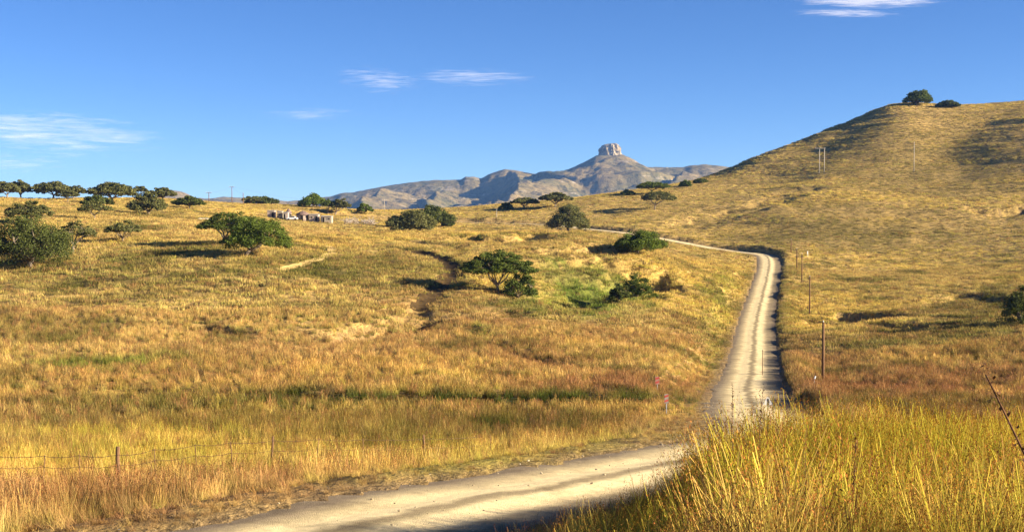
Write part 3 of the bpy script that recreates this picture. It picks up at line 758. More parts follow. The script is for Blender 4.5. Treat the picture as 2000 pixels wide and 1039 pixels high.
A(513,398,483,541,385,'dome','leaf_dark','low dark tree on the skyline right of the power poles')
A(612,405,584,638,379,'round','leaf_bright','tall green leafy tree behind the huts on the skyline')
A(641,417,629,652,389,'umbrella','leaf','slim tree just left of the dark forked tree behind the huts')
A(654,420,644,686,388,'umbrella','leaf_dull','tree with bare trunk behind the last pale hut')
A(711,419,697,727,393,'round','leaf_bright','small round bright green tree with white limbs above the brushwood pen')
A(800,452,758,849,411,'dense','leaf_dull','wide bushy tree in front of the larger dark tree in mid field', detail=1.2)
A(840,447,802,887,398,'dome','leaf_dark','larger dark tree behind the bushy one in mid field', detail=1.1)
A(873,443,859,888,421,'bush','leaf_dark','small bush at the right foot of the larger dark tree', name='bush', cat='bush', group='bushes in the grass')
A(971,572,905,1040,486,'classic','leaf','classic umbrella acacia with bare forking limbs in mid field', detail=1.7)
A(1012,582,975,1057,530,'bush','leaf','dense green bush leaning against the umbrella acacia', name='bush', cat='bush', group='bushes in the grass', detail=1.5)
A(988,409,976,1002,396,'bush','leaf_dark','small dark bush left of the flat tree on the central ridge', name='bush', cat='bush', group='bushes in the grass')
A(1023,407,999,1051,386,'umbrella','leaf_dull','flat acacia on the central ridge beneath the mountain')
A(1085,404,1054,1114,376,'umbrella','leaf_dull','ridge acacia directly below the left flank of the butte')
A(1108,454,1068,1157,399,'round','leaf_dull','big round bushy tree beside the far end of the road', detail=1.3)
A(1278,410,1246,1324,371,'sparse','leaf_dull','thin see-through acacia on the lower slope of the hill')
A(1272,379,1241,1307,355,'flat','leaf','flat dark green tree on the ridge above the see-through acacia')
A(1225,381,1211,1241,371,'bush','leaf_dark','low bush on the ridge left of the flat dark green tree', name='bush', cat='bush', group='bushes in the grass')
A(1338,364,1326,1352,352,'bush','leaf_bright','small green bush on the ridge at the foot of the big hill', name='bush', cat='bush', group='bushes in the grass')
A(1366,357,1352,1384,350,'bush','leaf_dark','last low bush where the ridge meets the big hill', name='bush', cat='bush', group='bushes in the grass')
A(1245,496,1193,1304,451,'dome','leaf_bright','low spreading bright green tree just below the road bend', detail=1.5)
A(1245,580,1210,1278,535,'bush','leaf','larger dark bush in the green gully', name='bush', cat='bush', group='bushes in the grass', detail=1.4)
A(1208,586,1188,1232,551,'bush','leaf_dark','smaller bush on the left of the gully bushes', name='bush', cat='bush', group='bushes in the grass', detail=1.2)
A(936,468,927,948,456,'bush','leaf_dark','tiny bush at the head of the dark gully', name='bush', cat='bush', group='bushes in the grass', detail=.6)
A(1992,632,1946,2060,553,'bush','leaf_dark','dark bush cut by the right edge of the picture', name='bush', cat='bush', group='bushes in the grass', detail=1.6)
A(1788,205,1768,1824,176,'round','leaf','tree on the very top of the big hill')
A(1850,210,1832,1872,197,'dome','leaf_dark','low second tree on the hilltop, right of the taller one')

# ------------------------------------------------------------------ power poles and wires
def pole(px, top, py, label, kind='T', r=.13, mat='wood', Y=None, group='power poles'):
    if Y is None: bx, by, bz = ground(px, py)
    else: bx, by = ray(px, py)[0]*Y, Y; bz = float(H(np.array([bx]), np.array([by]))[0])
    h = slope_of(top)*by - bz
    root = empty('utility_pole', (bx, by, bz)); tag(root, label, 'pole', group)
    b = MB(); b.tube([(0, 0, -.5), (.01, 0, h*.5), (0, 0, h)], [r*1.15, r, r*.82], 10); b.build('shaft', MAT[mat], root, True)
    if kind == 'T':
        b = MB(); b.box((0, -r-.04, h-.35), (2.2, .12, .14)); b.build('crossarm', MAT[mat], root)
        for x in (-1, 0, 1):
            b = MB(); b.tube([(x*.95, -r-.04, h-.28), (x*.95, -r-.04, h-.1), (x*.95, -r-.04, h-.02)], [.05, .07, .04], 8); b.build('insulator', MAT['whitepaint'], root, True)
    else:
        b = MB(); b.tube([(0, 0, h-.01), (0, 0, h+.14)], [.05, .04], 8); b.build('insulator', MAT['whitepaint'], root, True)
    return Vector((bx, by, bz+h))
pa = pole(408,375,391,'leftmost of the three power poles on the left skyline',Y=470)
pb = pole(453,364,394,'tallest of the three power poles on the left skyline')
pc = pole(475,377,401,'right and shortest of the three poles on the left skyline','I')
pd = pole(751,390,412,'pale power pole beside the brushwood pen','T',.13,'greywood')
p1 = pole(1607,629,752,'nearest tall pole right of the road','I',.13,group='roadside poles')
p2 = pole(1581,540,616,'second pole back from the nearest along the road','I',.12,group='roadside poles')
p3 = pole(1566,496,551,'third pole back along the right of the road','I',.12,group='roadside poles')
p4 = pole(1556,486,525,'fourth pole back, beside the road bend','I',.12,group='roadside poles')
p5 = pole(1545,468,493,'farthest roadside pole, at the foot of the hill','I',.12,group='roadside poles')
p6 = pole(1785,278,336,'lone slim pole on the face of the big hill','I',.15,'greywood')
pole(970,409,425,'short pole in the grass below the central ridge','I',.1,'greywood')
def wires(a, b, label, offs=(0,), sag=.8):
    for o_ in offs:
        t = np.linspace(0, 1, 14)[:, None]
        P = np.array(a)[None]*(1-t) + np.array(b)[None]*t; P[:, 2] -= sag*4*(t*(1-t))[:, 0]; P[:, 0] += o_
        m_ = MB(); m_.tube(P, .014, 4); w = m_.build('overhead_wire', MAT['wire'])
        tag(w, label, 'wire', 'overhead wires')
wires(pa, pb, 'thin overhead wire between the two left skyline poles'); wires(pb, pc, 'thin overhead wire from the tallest skyline pole to the shortest')
wires(pb, pd, 'long overhead wire from the skyline poles to the pale pole', sag=3)
wires(p1, p2, 'overhead wire between the nearest two roadside poles'); wires(p2, p3, 'overhead wire between the second and third roadside poles'); wires(p3, p4, 'overhead wire between the third and fourth roadside poles'); wires(p4, p5, 'overhead wire between the last two roadside poles')
# twin-pole frame on the hill
bx, by, bz = ground(1605, 338); ht = slope_of(289)*by - bz; dx = 9.5/F*by
root = empty('utility_pole', (bx, by, bz)); tag(root, 'pale twin-legged H-frame pole on the slope of the big hill', 'pole', 'power poles')
for sx in (-.5, .5):
    z0 = float(H(np.array([bx+sx*dx]), np.array([by]))[0]) - bz
    b = MB(); b.tube([(sx*dx, 0, z0-.5), (sx*dx, 0, ht)], [.20, .15], 10); b.build('shaft', MAT['greywood'], root, True)
b = MB(); b.box((-.35*dx, -.2, ht-.25), (2.1*dx, .16, .22)); b.build('crossarm', MAT['greywood'], root)
for x in (-1.3, -.35, .6):
    b = MB(); b.tube([(x*dx, -.2, ht-.14), (x*dx, -.2, ht+.12)], [.07, .05], 8); b.build('insulator', MAT['whitepaint'], root, True)

# ------------------------------------------------------------------ huts
def at(px, Y):
    X = ray(px, 430)[0]*Y; return X, Y, float(H(np.array([X]), np.array([Y]))[0])
VY = ground(592, 431)[1]
S1 = VY/F      # metres per pixel there
def rondavel(px, w, wall_h, roof_h, label, wallmat, door_side, dY=0):
    X, Y, Z = at(px, VY+dY); r = w/2
    root = empty('rondavel', (X, Y, Z)); tag(root, label, 'hut', 'huts of the homestead')
    b = MB(); b.tube([(0, 0, -.4), (0, 0, wall_h)], [r, r*.99], 28); wl = b.build('wall', MAT[wallmat], root, True)
    b = MB(); n_ = 32; th = np.arange(n_)*2*math.pi/n_
    prof = [(1.16, wall_h-.18), (1.2, wall_h-.06), (.8, wall_h+roof_h*.42), (.4, wall_h+roof_h*.78), (.07, wall_h+roof_h*1.0), (.02, wall_h+roof_h*1.08)]
    Vv = np.concatenate([np.c_[r*a*np.cos(th)*(1+.02*np.sin(th*7)), r*a*np.sin(th), np.full(n_, z) + .03*np.sin(th*9)] for a, z in prof])
    b.add(Vv, [[i_*n_+j_, i_*n_+(j_+1) % n_, (i_+1)*n_+(j_+1) % n_, (i_+1)*n_+j_] for i_ in range(len(prof)-1) for j_ in range(n_)])
    b.build('roof', MAT['thatch'], root, True)
    a = -math.pi/2 + door_side
    b = MB(); b.box((r*math.cos(a), r*math.sin(a), .85), (.16, .8, 1.75), a); b.build('door', MAT['dark'], root)
    b = MB(); b.box((r*math.cos(a+.75), r*math.sin(a+.75), 1.15), (.14, .5, .5), a+.75); b.build('window', MAT['dark'], root)
def hut(px, w, d, h, label, wallmat, dY=0, openings=(), rz=0.0, roof='tin', pitch=.18):
    X, Y, Z = at(px, VY+dY)
    root = empty('hut', (X, Y, Z), rz); tag(root, label, 'hut', 'huts of the homestead')
    b = MB(); b.box((0, 0, h/2-.2), (w, d, h+.4)); b.build('wall', MAT[wallmat], root)
    b = MB(); hw, hd = w/2+.18, d/2+.2
    b.add([(-hw, -hd, h+.02), (hw, -hd, h+.02), (hw, hd, h+.02+pitch), (-hw, hd, h+.02+pitch), (-hw, -hd, h+.09), (hw, -hd, h+.09), (hw, hd, h+.09+pitch), (-hw, hd, h+.09+pitch)],
          [[3, 2, 1, 0], [4, 5, 6, 7], [0, 1, 5, 4], [1, 2, 6, 5], [2, 3, 7, 6], [3, 0, 4, 7]]); b.build('roof', MAT[roof], root)
    for kind, x, z, ww, hh in openings:
        b = MB(); b.box((x, -d/2, z), (ww, .10, hh)); o_ = b.build(kind, MAT['dark'], root)
        b = MB()
        for q in (-1, 1): b.box((x+q*(ww/2+.05), -d/2-.03, z), (.10, .12, hh+.1))
        b.box((x, -d/2-.03, z+hh/2+.05), (ww, .12, .10)); b.build('frame', MAT['greywood'], o_)
hut(531, 14*S1, 3.0, 2.1, 'leftmost pale hut, half behind the bright tree', 'plaster', 1, [('door', .6, .85, .75, 1.7)])
hut(547.5, 9*S1, 2.6, 2.2, 'narrow cream hut second from the left', 'block', 0, [('window', 0, 1.3, .45, .45)])
hut(559, 9*S1, 2.6, 2.1, 'narrow pale hut in front of the small thatched rondavel', 'plaster', -1.5, [('door', -.3, .85, .6, 1.7)])
rondavel(563.5, 11*S1, 1.9, 1.45, 'small round hut with pointed dark thatch', 'plaster', .5, 4)
rondavel(591, 24*S1, 1.95, 1.25, 'large round hut with broad thatched roof and dark door', 'greywall', .05)
hut(614, 18*S1, 3.4, 2.1, 'long white-walled hut right of the large rondavel', 'plaster', 0, [('door', .9, .85, .75, 1.7), ('window', -.6, 1.3, .6, .5)])
hut(638.5, 21*S1, 3.4, 2.0, 'cream block hut at the right end of the homestead', 'block', -1, [('door', -.9, .85, .7, 1.7), ('window', .9, 1.25, .6, .5)])
# parked car in the yard
X, Y, Z = at(571, VY-4)
root = empty('parked_car', (X, Y, Z)); tag(root, 'small white car parked before the huts', 'car')
b = MB(); prof = [(-1.7,.3),(-1.75,.62),(-1.6,.8),(-1.0,.9),(-.55,1.32),(.7,1.34),(1.25,.92),(1.7,.84),(1.75,.5),(1.7,.3)]
n_ = len(prof); Vv = np.array([(x, s_*(.72 if z < 1 else .58), z) for s_ in (-1, 1) for x, z in prof])
b.add(Vv, [[i_, i_+1, n_+i_+1, n_+i_] for i_ in range(n_-1)] + [[n_-1, 0, n_, 2*n_-1]], [[0, i_+1, i_] for i_ in range(1, n_-1)] + [[n_, n_+i_, n_+i_+1] for i_ in range(1, n_-1)])
b.build('body', MAT['carpaint'], root)
b = MB(); b.add([(-.82,-.70,.93),(1.05,-.70,.95),(.62,-.605,1.28),(-.5,-.605,1.28)], [[0,1,2,3]]); b.build('side_window', MAT['glass'], root)
for x in (-1.1, 1.1):
    for y in (-.68, .68):
        b = MB(); b.tube([(x, y-.1, .3), (x, y+.1, .3)], .3, 14); b.build('wheel', MAT['rubber'], root, True)
# brushwood pen
X, Y, Z = at(704, VY+2)
root = empty('brushwood_pen', (X, Y, Z)); tag(root, 'round cattle pen of bleached tangled branches right of the huts', 'pen')
for k in range(190):
    a = rng.random()*2*math.pi; r = 4.6 + rng.normal()*.45
    x, y = r*math.cos(a), r*.8*math.sin(a); z = float(H(np.array([X+x]), np.array([Y+y]))[0]) - Z
    L_ = .9 + 1.5*rng.random(); el = rng.random()*1.2 - .1; az = rng.random()*6.28
    dv = np.array([math.cos(az)*math.cos(el), math.sin(az)*math.cos(el), abs(math.sin(el))+.1])*L_
    b = MB(); s_ = np.array([x, y, z + rng.random()*1.1])
    b.tube([s_, s_+dv*.5+rng.normal(size=3)*.12, s_+dv], [.07, .055, .025], 5); b.build('branch', MAT['deadwood'], root)
# white stones at the yard's left
for k, px in enumerate((390, 396, 403, 409, 417)):
    X, Y, Z = ground(px, 429.5)
    v = rand_dirs(40)
    b = MB(); th = np.arange(9)*2*math.pi/9
    Vv = np.concatenate([np.c_[a*np.cos(th), a*np.sin(th)*.8, np.full(9, z)] for a, z in ((.75,-.1),(.8,.25),(.55,.5),(.15,.6))]); Vv *= (.8+.35*rng.random((len(Vv), 1)))*(.6+.5*rng.random())
    b.add(Vv, [[i_*9+j_, i_*9+(j_+1) % 9, (i_+1)*9+(j_+1) % 9, (i_+1)*9+j_] for i_ in range(3) for j_ in range(9)], [[27, 27+j_, 27+j_+1] for j_ in range(1, 8)])
    o_ = b.build('stone', MAT['stone'], None, False, (X, Y, Z))
    tag(o_, ('leftmost', 'second from left', 'middle', 'second from right', 'rightmost')[k] + ' pale boulder of the row of five left of the huts', 'stone', 'row of pale boulders')

# ------------------------------------------------------------------ fence in the left foreground
FP = [(-30,33.2,'p'),(77,34.0,'d'),(150,34.3,'d'),(227,34.6,'P'),(300,35.2,'d'),(380,35.8,'d'),(450,36.4,'d'),(525,37.2,'p'),(615,38.0,'d'),(708,39.0,'d'),(829,40.4,'p'),(960,42.8,'d')]
X, Y, Z = at(227, 34.6)
fence = empty('fence', (X, Y, Z)); tag(fence, 'rusty barbed wire fence with leaning wooden posts in the tall grass', 'fence')
tops = []
for px, Y_, k in FP:
    x, y, z = at(px, Y_); hgt = {'P': 1.22, 'p': 1.12, 'd': 1.02}[k]; r = {'P': .062, 'p': .035, 'd': .014}[k]
    ln = np.array([rng.normal()*.05, rng.normal()*.03, 0])
    b = MB(); base = np.array([x-X, y-Y, z-Z])
    b.tube([base-[0,0,.4], base+[0,0,hgt*.3]+ln*.3+rng.normal(size=3)*.008, base+[0,0,hgt*.7]+ln*.7+rng.normal(size=3)*.008, base+[0,0,hgt]+ln], [r*1.1, r, r*.95, r*.9], 8)
    b.build('dropper' if k == 'd' else 'post', MAT['wood'], fence, True); tops.append((base, hgt, ln))
for fr in (.95, .66, .38):
    P = []
    for (b0, h0, l0), (b1, h1, l1) in zip(tops[:-1], tops[1:]):
        a0 = b0 + [0, -.05, 1.05*fr] + l0*fr; a1 = b1 + [0, -.05, 1.05*fr] + l1*fr
        for t in np.linspace(0, 1, 9)[:-1]: P.append(a0*(1-t) + a1*t - np.array([0, 0, .05*4*t*(1-t)]) + rng.normal(size=3)*.004)
    b = MB(); b.tube(np.array(P), .0075, 4)
    for p in np.array(P)[::2]:
        for q in range(2):
            d = rand_dirs(1)[0]*.035; b.tube([p-d, p+d], .005, 3)
    b.build('barbed_wire', MAT['wire'], fence)

# ------------------------------------------------------------------ signs and marker posts
def marker(px, py_top, py_bot, w_px, label, Yg=None, tri=False, panel='whitepaint', name='road_sign', group='road signs', lean=0.0):
    Yg = Yg or ground(px, py_bot+14)[1]
    x, y, z = at(px, Yg); zt = slope_of(py_top)*y - z; zb = slope_of(py_bot)*y - z; w = w_px/F*y
    root = empty(name, (x, y, z)); tag(root, label, 'sign', group)
    b = MB(); b.tube([(0, 0, -.4), (lean*zt, 0, zt-.02)], .03, 8); b.build('post', MAT['metal'], root, True)
    if tri:
        b = MB(); h_ = zt-zb
        b.add([(-w/2, -.05, zb), (w/2, -.05, zb), (.03, -.05, zt), (-.03, -.05, zt), (-w/2, -.035, zb), (w/2, -.035, zb), (.03, -.035, zt), (-.03, -.035, zt)], [[0,1,2,3],[7,6,5,4],[0,4,5,1],[1,5,6,2],[2,6,7,3],[3,7,4,0]])
        b.build('panel', MAT['whitepaint'], root)
        b = MB(); b.box((.02, -.058, zb+h_*.4), (w*.12, .008, h_*.72)); b.build('stripe', MAT['dark'], root)
    else:
        h_ = zt-zb
        b = MB(); b.box((0, -.05, (zt+zb)/2), (w, .02, h_)); pn = b.build('panel', MAT[panel], root)
        for q in (-.28, .22):
            b = MB(); b.add([(-w*.46, -.064, (zt+zb)/2+h_*(q-.12)), (w*.46, -.064, (zt+zb)/2+h_*(q+.02)), (w*.46, -.064, (zt+zb)/2+h_*(q+.24)), (-w*.46, -.064, (zt+zb)/2+h_*(q+.1))], [[0,1,2,3]])
            b.build('stripe', MAT['redpaint'], pn)
marker(1303, 769, 787, 8, 'narrow red and white marker plate left of the road dip', 60, panel='plaster')
marker(1285, 735, 750, 8, 'faint second marker plate behind the red and white one', 82, panel='fadedred')
marker(1502, 774, 790, 19, 'white triangular road sign seen beyond the tall grass', 72, True)
marker(1568, 776, 790, 7, 'small reddish marker plate right of the triangular sign', 78, panel='fadedred')
def post(px, top, py, label, r, mat, lean=0.0, cat='post', name='marker_post'):
    x, y, z = ground(px, py); h = slope_of(top)*y - z
    root = empty(name, (x, y, z)); tag(root, label, cat, 'slim posts by the road')
    b = MB(); b.tube([(0, 0, -.3), (lean*h*.5, 0, h*.5), (lean*h, 0, h)], [r, r*.97, r*.9], 8); b.build('shaft', MAT[mat], root, True)
    b = MB(); b.tube([(lean*h, 0, h), (lean*h, 0, h+.04)], [r*1.25, r*.6], 8); b.build('cap', MAT[mat], root, True)
post(1586, 735, 755, 'short leaning white post left of the nearest tall pole', .07, 'whitepaint', .3)
post(1577, 491, 500, 'white marker post beyond the third roadside pole', .16, 'whitepaint')
post(1489, 684, 735, 'slim dark stake at the right side of the road', .035, 'wood')
# ------------------------------------------------------------------ grass: tuft meshes scattered over the ground
PROTO = bpy.data.collections.new('tuft_kinds')
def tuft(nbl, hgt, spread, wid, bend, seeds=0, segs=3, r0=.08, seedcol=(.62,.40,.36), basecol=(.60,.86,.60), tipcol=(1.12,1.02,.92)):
    V = []; Q = []; T = []; C = []; n = 0
    for k in range(nbl + seeds):
        sd_ = k >= nbl
        h = hgt*(.55+.5*rng.random())*(1.22 if sd_ else 1); az = rng.random()*6.283; rr_ = r0*math.sqrt(rng.random()); a2 = rng.random()*6.283
        p0 = np.array([rr_*math.cos(a2), rr_*math.sin(a2), -.05]); out = np.array([math.cos(az), math.sin(az), 0])
        sp_ = spread*(.3+.9*rng.random())*(.55 if sd_ else 1); bd = bend*(.3+rng.random())*(.5 if sd_ else 1)
        side = np.array([-math.sin(az+1.1*(rng.random()-.5)), math.cos(az), 0]); w = wid*(.7+.6*rng.random())*(.55 if sd_ else 1)
        for s in range(segs+1):
            t = s/segs
            c = p0 + out*h*(sp_*t + bd*t*t) + np.array([0, 0, h*(t - .35*bd*t*t)])
            ww = w*(1-t*.92)*.5 if not sd_ else w*.5
            V += [c-side*ww, c+side*ww]
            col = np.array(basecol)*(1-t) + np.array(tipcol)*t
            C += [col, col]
            if s: Q.append([n+2*s-2, n+2*s-1, n+2*s+1, n+2*s])
        n += 2*(segs+1)
        if sd_:   # drooping seed head
            for q in range(11):
                cc = c + out*h*.02*q*.6 + np.array([rng.normal()*.018*h, rng.normal()*.018*h, -.022*h*q + .05*h])
                d1 = rand_dirs(1)[0]*w*.9; d2 = np.array([rng.normal()*.6, rng.normal()*.6, 1])*h*.010
                V += [cc-d1, cc+d2, cc+d1, cc-d2]; C += [np.array(seedcol)]*4; Q.append([n, n+1, n+2, n+3]); n += 4
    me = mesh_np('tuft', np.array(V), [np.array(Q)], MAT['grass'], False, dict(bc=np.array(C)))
    o = bpy.data.objects.new('grass_tuft_%02d' % len(PROTO.objects), me); PROTO.objects.link(o)
KINDS = {}
def kinds(key, n, **kw):
    KINDS[key] = (len(PROTO.objects), n)
    for _ in range(n): tuft(**kw)
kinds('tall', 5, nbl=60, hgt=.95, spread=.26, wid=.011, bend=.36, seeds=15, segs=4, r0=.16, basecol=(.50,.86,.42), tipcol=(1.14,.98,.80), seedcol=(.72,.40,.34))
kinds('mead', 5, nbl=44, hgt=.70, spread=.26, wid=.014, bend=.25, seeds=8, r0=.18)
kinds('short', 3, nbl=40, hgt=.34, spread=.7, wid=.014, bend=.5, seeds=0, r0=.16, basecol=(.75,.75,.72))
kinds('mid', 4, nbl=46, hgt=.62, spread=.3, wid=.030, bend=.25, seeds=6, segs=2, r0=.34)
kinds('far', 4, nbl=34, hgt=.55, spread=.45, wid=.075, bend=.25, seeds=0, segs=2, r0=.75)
kinds('hill', 3, nbl=30, hgt=.50, spread=.6, wid=.11, bend=.3, seeds=0, segs=2, r0=1.0)

def gn_group():
    ng = bpy.data.node_groups.new('scatter_tufts', 'GeometryNodeTree')
    ng.interface.new_socket(name='Geometry', in_out='INPUT', socket_type='NodeSocketGeometry')
    ng.interface.new_socket(name='Geometry', in_out='OUTPUT', socket_type='NodeSocketGeometry')
    gi = ng.nodes.new('NodeGroupInput'); go_ = ng.nodes.new('NodeGroupOutput')
    ci = ng.nodes.new('GeometryNodeCollectionInfo'); ci.inputs['Collection'].default_value = PROTO
    ci.inputs['Separate Children'].default_value = True; ci.inputs['Reset Children'].default_value = True
    ip = ng.nodes.new('GeometryNodeInstanceOnPoints'); ip.inputs['Pick Instance'].default_value = True
    def na(name, ty):
        k = ng.nodes.new('GeometryNodeInputNamedAttribute'); k.data_type = ty; k.inputs['Name'].default_value = name
        return [o for o in k.outputs if o.enabled and o.name == 'Attribute'][0]
    L = ng.links
    L.new(gi.outputs[0], ip.inputs['Points']); L.new(ci.outputs[0], ip.inputs['Instance'])
    L.new(na('vi', 'INT'), ip.inputs['Instance Index']); L.new(na('rot', 'FLOAT_VECTOR'), ip.inputs['Rotation']); L.new(na('scl', 'FLOAT_VECTOR'), ip.inputs['Scale'])
    L.new(ip.outputs[0], go_.inputs[0])
    return ng
NG = gn_group()
# visibility table: skip tufts that stand far below the line of sight over nearer ground
vu = np.linspace(-.56, .56, 141); vy = np.exp(np.linspace(math.log(4), math.log(900), 260))
VU, VY_ = np.meshgrid(vu, vy); vz = H((VU*VY_).ravel(), VY_.ravel()).reshape(VU.shape)
vang = np.maximum.accumulate(vz/VY_, axis=0)
def visible(x, y, z, top):
    iu = np.clip(np.round((x/y - vu[0])/(vu[1]-vu[0])).astype(int), 0, len(vu)-1)
    iy = np.clip(np.searchsorted(vy, y*.93)-1, 0, len(vy)-1)
    return (z+top+.5)/y > vang[iy, iu] - .004
def scatter(name, label, n, ymin, ymax, umin, umax, keyfn, sclfn, keepfn=None, tintvar=.34):
    # uniform per square metre inside the wedge
    y = np.sqrt(rng.random(n)*(ymax**2-ymin**2) + ymin**2); u = umin + (umax-umin)*rng.random(n); x = u*y
    z = H(x, y)
    d, rz, hw = road_dist(x, y); a = np.abs(d)-hw
    ok = (a > .15 + .35*rng.random(n)) & visible(x, y, z, 1.0)
    for C_, w_ in ((TR1, 1.75), (TR2, .9), (GUL[1][0], 1.5)):
        k = np.nonzero((np.abs(x-C_[:, 0].mean()) < 40) & (np.abs(y-C_[:, 1].mean()) < 60))[0]
        if len(k):
            dd = np.sqrt(((x[k, None]-C_[None, :, 0])**2 + (y[k, None]-C_[None, :, 1])**2).min(1)); ok[k] &= dd > w_*(.25+rng.random(len(k)))
    for g, dep in SCARP:
        s, e = scarp(x, y, g); ok &= ~((np.abs(s) < .1+1.2*rng.random(n)) & (e > .3) & (dep > 1.2) & (fbm(x/2.2, y/2.2, 75, 3) > .44))
    if keepfn is not None: ok &= keepfn(x, y, z, a)
    x, y, z, a, d = x[ok], y[ok], z[ok], a[ok], d[ok]; m_ = len(x)
    key = keyfn(x, y, z, a)
    vi = np.zeros(m_, np.int32)
    for q, kn in enumerate(np.unique(key)):
        s = key == kn; st, c = KINDS[str(kn)]; vi[s] = st + rng.integers(0, c, s.sum())
    s = sclfn(x, y, z, a, d)*(.75+.5*rng.random(m_))
    scl = np.c_[s*(.85+.3*rng.random(m_)), s, s*(.8+.4*rng.random(m_))]
    rot = np.c_[rng.normal(size=m_)*.13, rng.normal(size=m_)*.13 - .05, rng.random(m_)*6.283]
    c = veg_colour(x, y, z)
    c = c*(1 + tintvar*2*(rng.random((m_, 1))-.5))*(.72 + .56*fbm(x/1.7+y*.3, y/3.1, 151, 3))[:, None]**1.0*1.0; c[:, 1] *= 1 + .12*(rng.random(m_)-.5); c[:, 2] *= 1+.3*(rng.random(m_)-.5)
    q_ = rng.random(m_)[:, None]; c = np.where(q_ < .09, np.array([.36,.19,.085])*(.8+.4*rng.random((m_, 1))), np.where(q_ > .92, np.array([.15,.10,.055]), c))     # rusty and dead tufts
    band = fbm(x/42, z*.85 + x/160, 181, 3); hl_ = sstep(330, 440, y)*sstep(.1, .2, x/y); bf = 1 + hl_*(sstep(.36, .62, band)*.9-.5)
    c = c*(.6+.4*bf)[:, None]; scl[:, 2] *= bf
    vg = np.clip(1-a/1.8, 0, 1)[:, None]*.7; c = c*(1-vg) + np.array([.30,.205,.095])*vg       # trampled dry verge
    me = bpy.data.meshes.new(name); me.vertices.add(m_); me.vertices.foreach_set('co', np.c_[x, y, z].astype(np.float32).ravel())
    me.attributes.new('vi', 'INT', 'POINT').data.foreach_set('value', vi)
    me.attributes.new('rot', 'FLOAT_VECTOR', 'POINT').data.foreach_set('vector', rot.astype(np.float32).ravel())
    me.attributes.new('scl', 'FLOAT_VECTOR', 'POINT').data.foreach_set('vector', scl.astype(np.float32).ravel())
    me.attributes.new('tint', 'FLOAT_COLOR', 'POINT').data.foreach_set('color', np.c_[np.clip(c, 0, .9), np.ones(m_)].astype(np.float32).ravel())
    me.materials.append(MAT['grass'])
    o = obj(name, me); mo = o.modifiers.new('scatter', 'NODES'); mo.node_group = NG
    tag(o, label, 'grass', kind='stuff'); print(name, m_)
    return o
def hmod(x, y): return .72 + .6*fbm(x/5, y/6, 141, 3)
def near_scl(x, y, z, a, d):
    s = hmod(x, y)*np.where(d > 0, np.clip(np.where(y > 60, .2 + 1.0*vnoise(y/5, y*0, 23), .35) + a/2.6, .3, 1.0), np.clip(.3 + a/9, .3, .85))
    return s
right = lambda x, y, z, a: (road_dist(x, y)[0] > 0)
left = lambda x, y, z, a: (road_dist(x, y)[0] <= 0)
scatter('bank_grass', 'tall green and gold seeding grass on the bank at lower right', 17000, 7.5, 34, -.5, .54,
        lambda x, y, z, a: np.where((a < .3) | (rng.random(len(x)) < .12), 'short', 'tall'), lambda x, y, z, a, d: near_scl(x, y, z, a, d)*np.interp(x/y + .05*(fbm(x/1.1, y/1.1, 161, 2)-.5), [-.1, .10, .145, .172, .3], [.45, .46, .50, .78, .66]), right)
scatter('roadside_grass', 'golden grass along the fence at lower left', 12000, 18, 62, -.52, .3,
        lambda x, y, z, a: np.where(a < 2.6 + 1.5*(rng.random(len(x))-.5), 'short', 'mead'), near_scl, left)
scatter('valley_grass', 'tall tawny grass beyond the bank on the right', 5000, 34, 75, .1, .54, lambda x, y, z, a: np.where(a < .6, 'short', 'mead'), near_scl, right)
scatter('meadow_grass', 'red and gold grass over the middle of the valley', 26000, 58, 140, -.54, .54, lambda x, y, z, a: np.where(a < .5, 'short', 'mid'), lambda x, y, z, a, d: near_scl(x, y, z, a, d)*1.0)
scatter('pasture_grass', 'dry gold pasture grass around the acacias', 52000, 135, 310, -.54, .54, lambda x, y, z, a: np.full(len(x), 'far'), lambda x, y, z, a, d: hmod(x, y)*np.clip(.4+a/3, .4, 1)*.9)
scatter('hillside_grass', 'short tussocky grass covering the hill and far slopes', 110000, 300, 760, -.52, .54, lambda x, y, z, a: np.full(len(x), 'hill'), lambda x, y, z, a, d: hmod(x, y)*np.clip(.35+a/4, .35, 1)*.85)

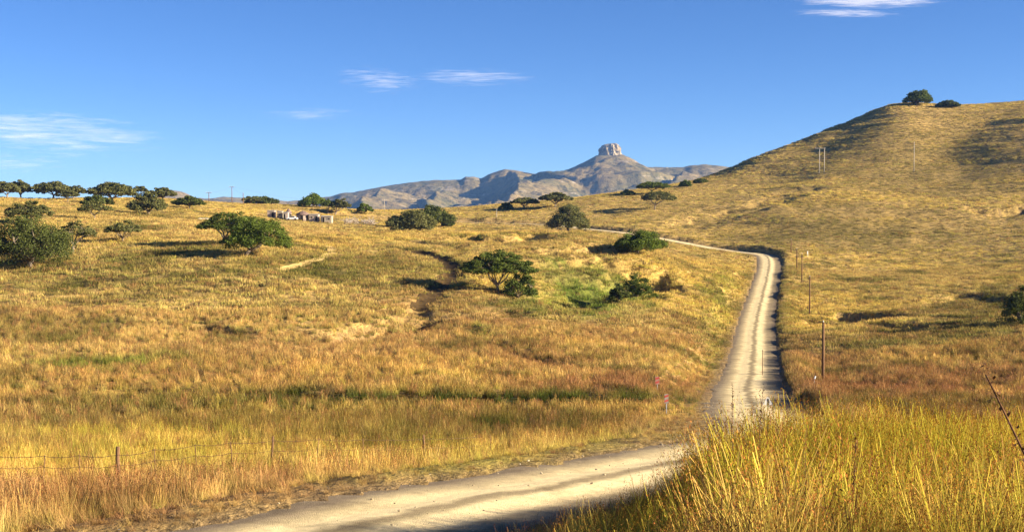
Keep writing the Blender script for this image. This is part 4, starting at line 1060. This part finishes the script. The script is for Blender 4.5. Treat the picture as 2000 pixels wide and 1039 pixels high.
# reeds and leafy growth in the green gully are taller grass: part of pasture grass. Single weeds near the camera follow.
def weed(px_base, Yw, tip_px, tip_py, label, seed, thick=.012, bow=-.05):
    r_ = np.random.default_rng(seed)
    x, y, z = at(px_base, Yw); tip = np.array(P3(tip_px, tip_py, Yw)) - np.array([x, y, z])
    root = empty('dry_weed', (x, y, z)); tag(root, label, 'weed', 'dark dry weeds in the foreground')
    t = np.linspace(0, 1, 10)[:, None]; P = tip[None]*t; P[:, 0] += (bow*np.sin(t*math.pi))[:, 0]; P += r_.normal(size=P.shape)*.008; P[0] = (0, 0, -.1)
    b = MB(); b.tube(P, np.linspace(thick, thick*.4, 10), 6); b.build('stem', MAT['brown'], root, True)
    for k in range(14):
        f = .4 + .6*k/13; i_ = f*9; c = P[int(i_)]*(1-(i_ % 1)) + P[min(9, int(i_)+1)]*(i_ % 1)
        b = MB(); n_ = 12
        for q in range(n_):
            d = r_.normal(size=3); d /= np.linalg.norm(d); s_ = .006+.007*r_.random(); e = c + d*s_*1.6 + np.array([0, 0, (r_.random()-.5)*.10])
            a1 = np.cross(d, [0, 0, 1.]); a1 /= np.linalg.norm(a1)+1e-6
            b.add([e-d*s_, e+a1*s_*.6, e+d*s_*1.3, e-a1*s_*.6], [[0, 1, 2, 3]])
        b.build('seed_head', MAT['brown'], root)
weed(2170, 5.2, 1926, 735, 'dark curved dry weed stalk at the right edge, nearest the camera', 3, .009, .06)
weed(1700, 9.0, 1672, 862, 'thin brown weed stalk among the green grass of the bank', 5, .0045)
weed(1500, 13.0, 1490, 760, 'brown seeding stalk rising in front of the straight road', 8, .0045)
weed(1452, 13.5, 1432, 756, 'left one of the seeding stalks before the straight road', 9, .0045)

# loose stones on the near stretch of road, too many to count
b = MB(); k_ = np.nonzero((RC[:, 1] < 75) & (RC[:, 1] > 10))[0]
th7 = np.arange(6)*2*math.pi/6
for q in range(1800):
    i_ = rng.choice(k_); la = np.clip(rng.normal()*.55, -1.05, 1.05) if rng.random() < .5 else np.sign(rng.random()-.5)*(.75+.3*rng.random())
    p = RC[i_] + RN[i_]*RHALF[i_]*la + rng.normal(size=2)*.4; s_ = (.006+.020*rng.random()**6)*(1 + p[1]/90)
    z_ = RZ[i_] + .03 + .05*(1-la*la)
    V_ = np.concatenate([np.c_[r_*np.cos(th7), r_*np.sin(th7), np.full(6, h_)]*(.75+.5*rng.random((6, 1))) for r_, h_ in ((1, -.3), (.95, .35), (.4, .75))])*s_ + [p[0], p[1], z_]
    b.add(V_, [[i2*6+j2, i2*6+(j2+1) % 6, (i2+1)*6+(j2+1) % 6, (i2+1)*6+j2] for i2 in range(2) for j2 in range(6)], [[12, 12+j2, 13+j2] for j2 in range(1, 5)])
tag(b.build('gravel', MAT['gravel']), 'loose pale stones strewn over the near gravel road', kind='stuff')
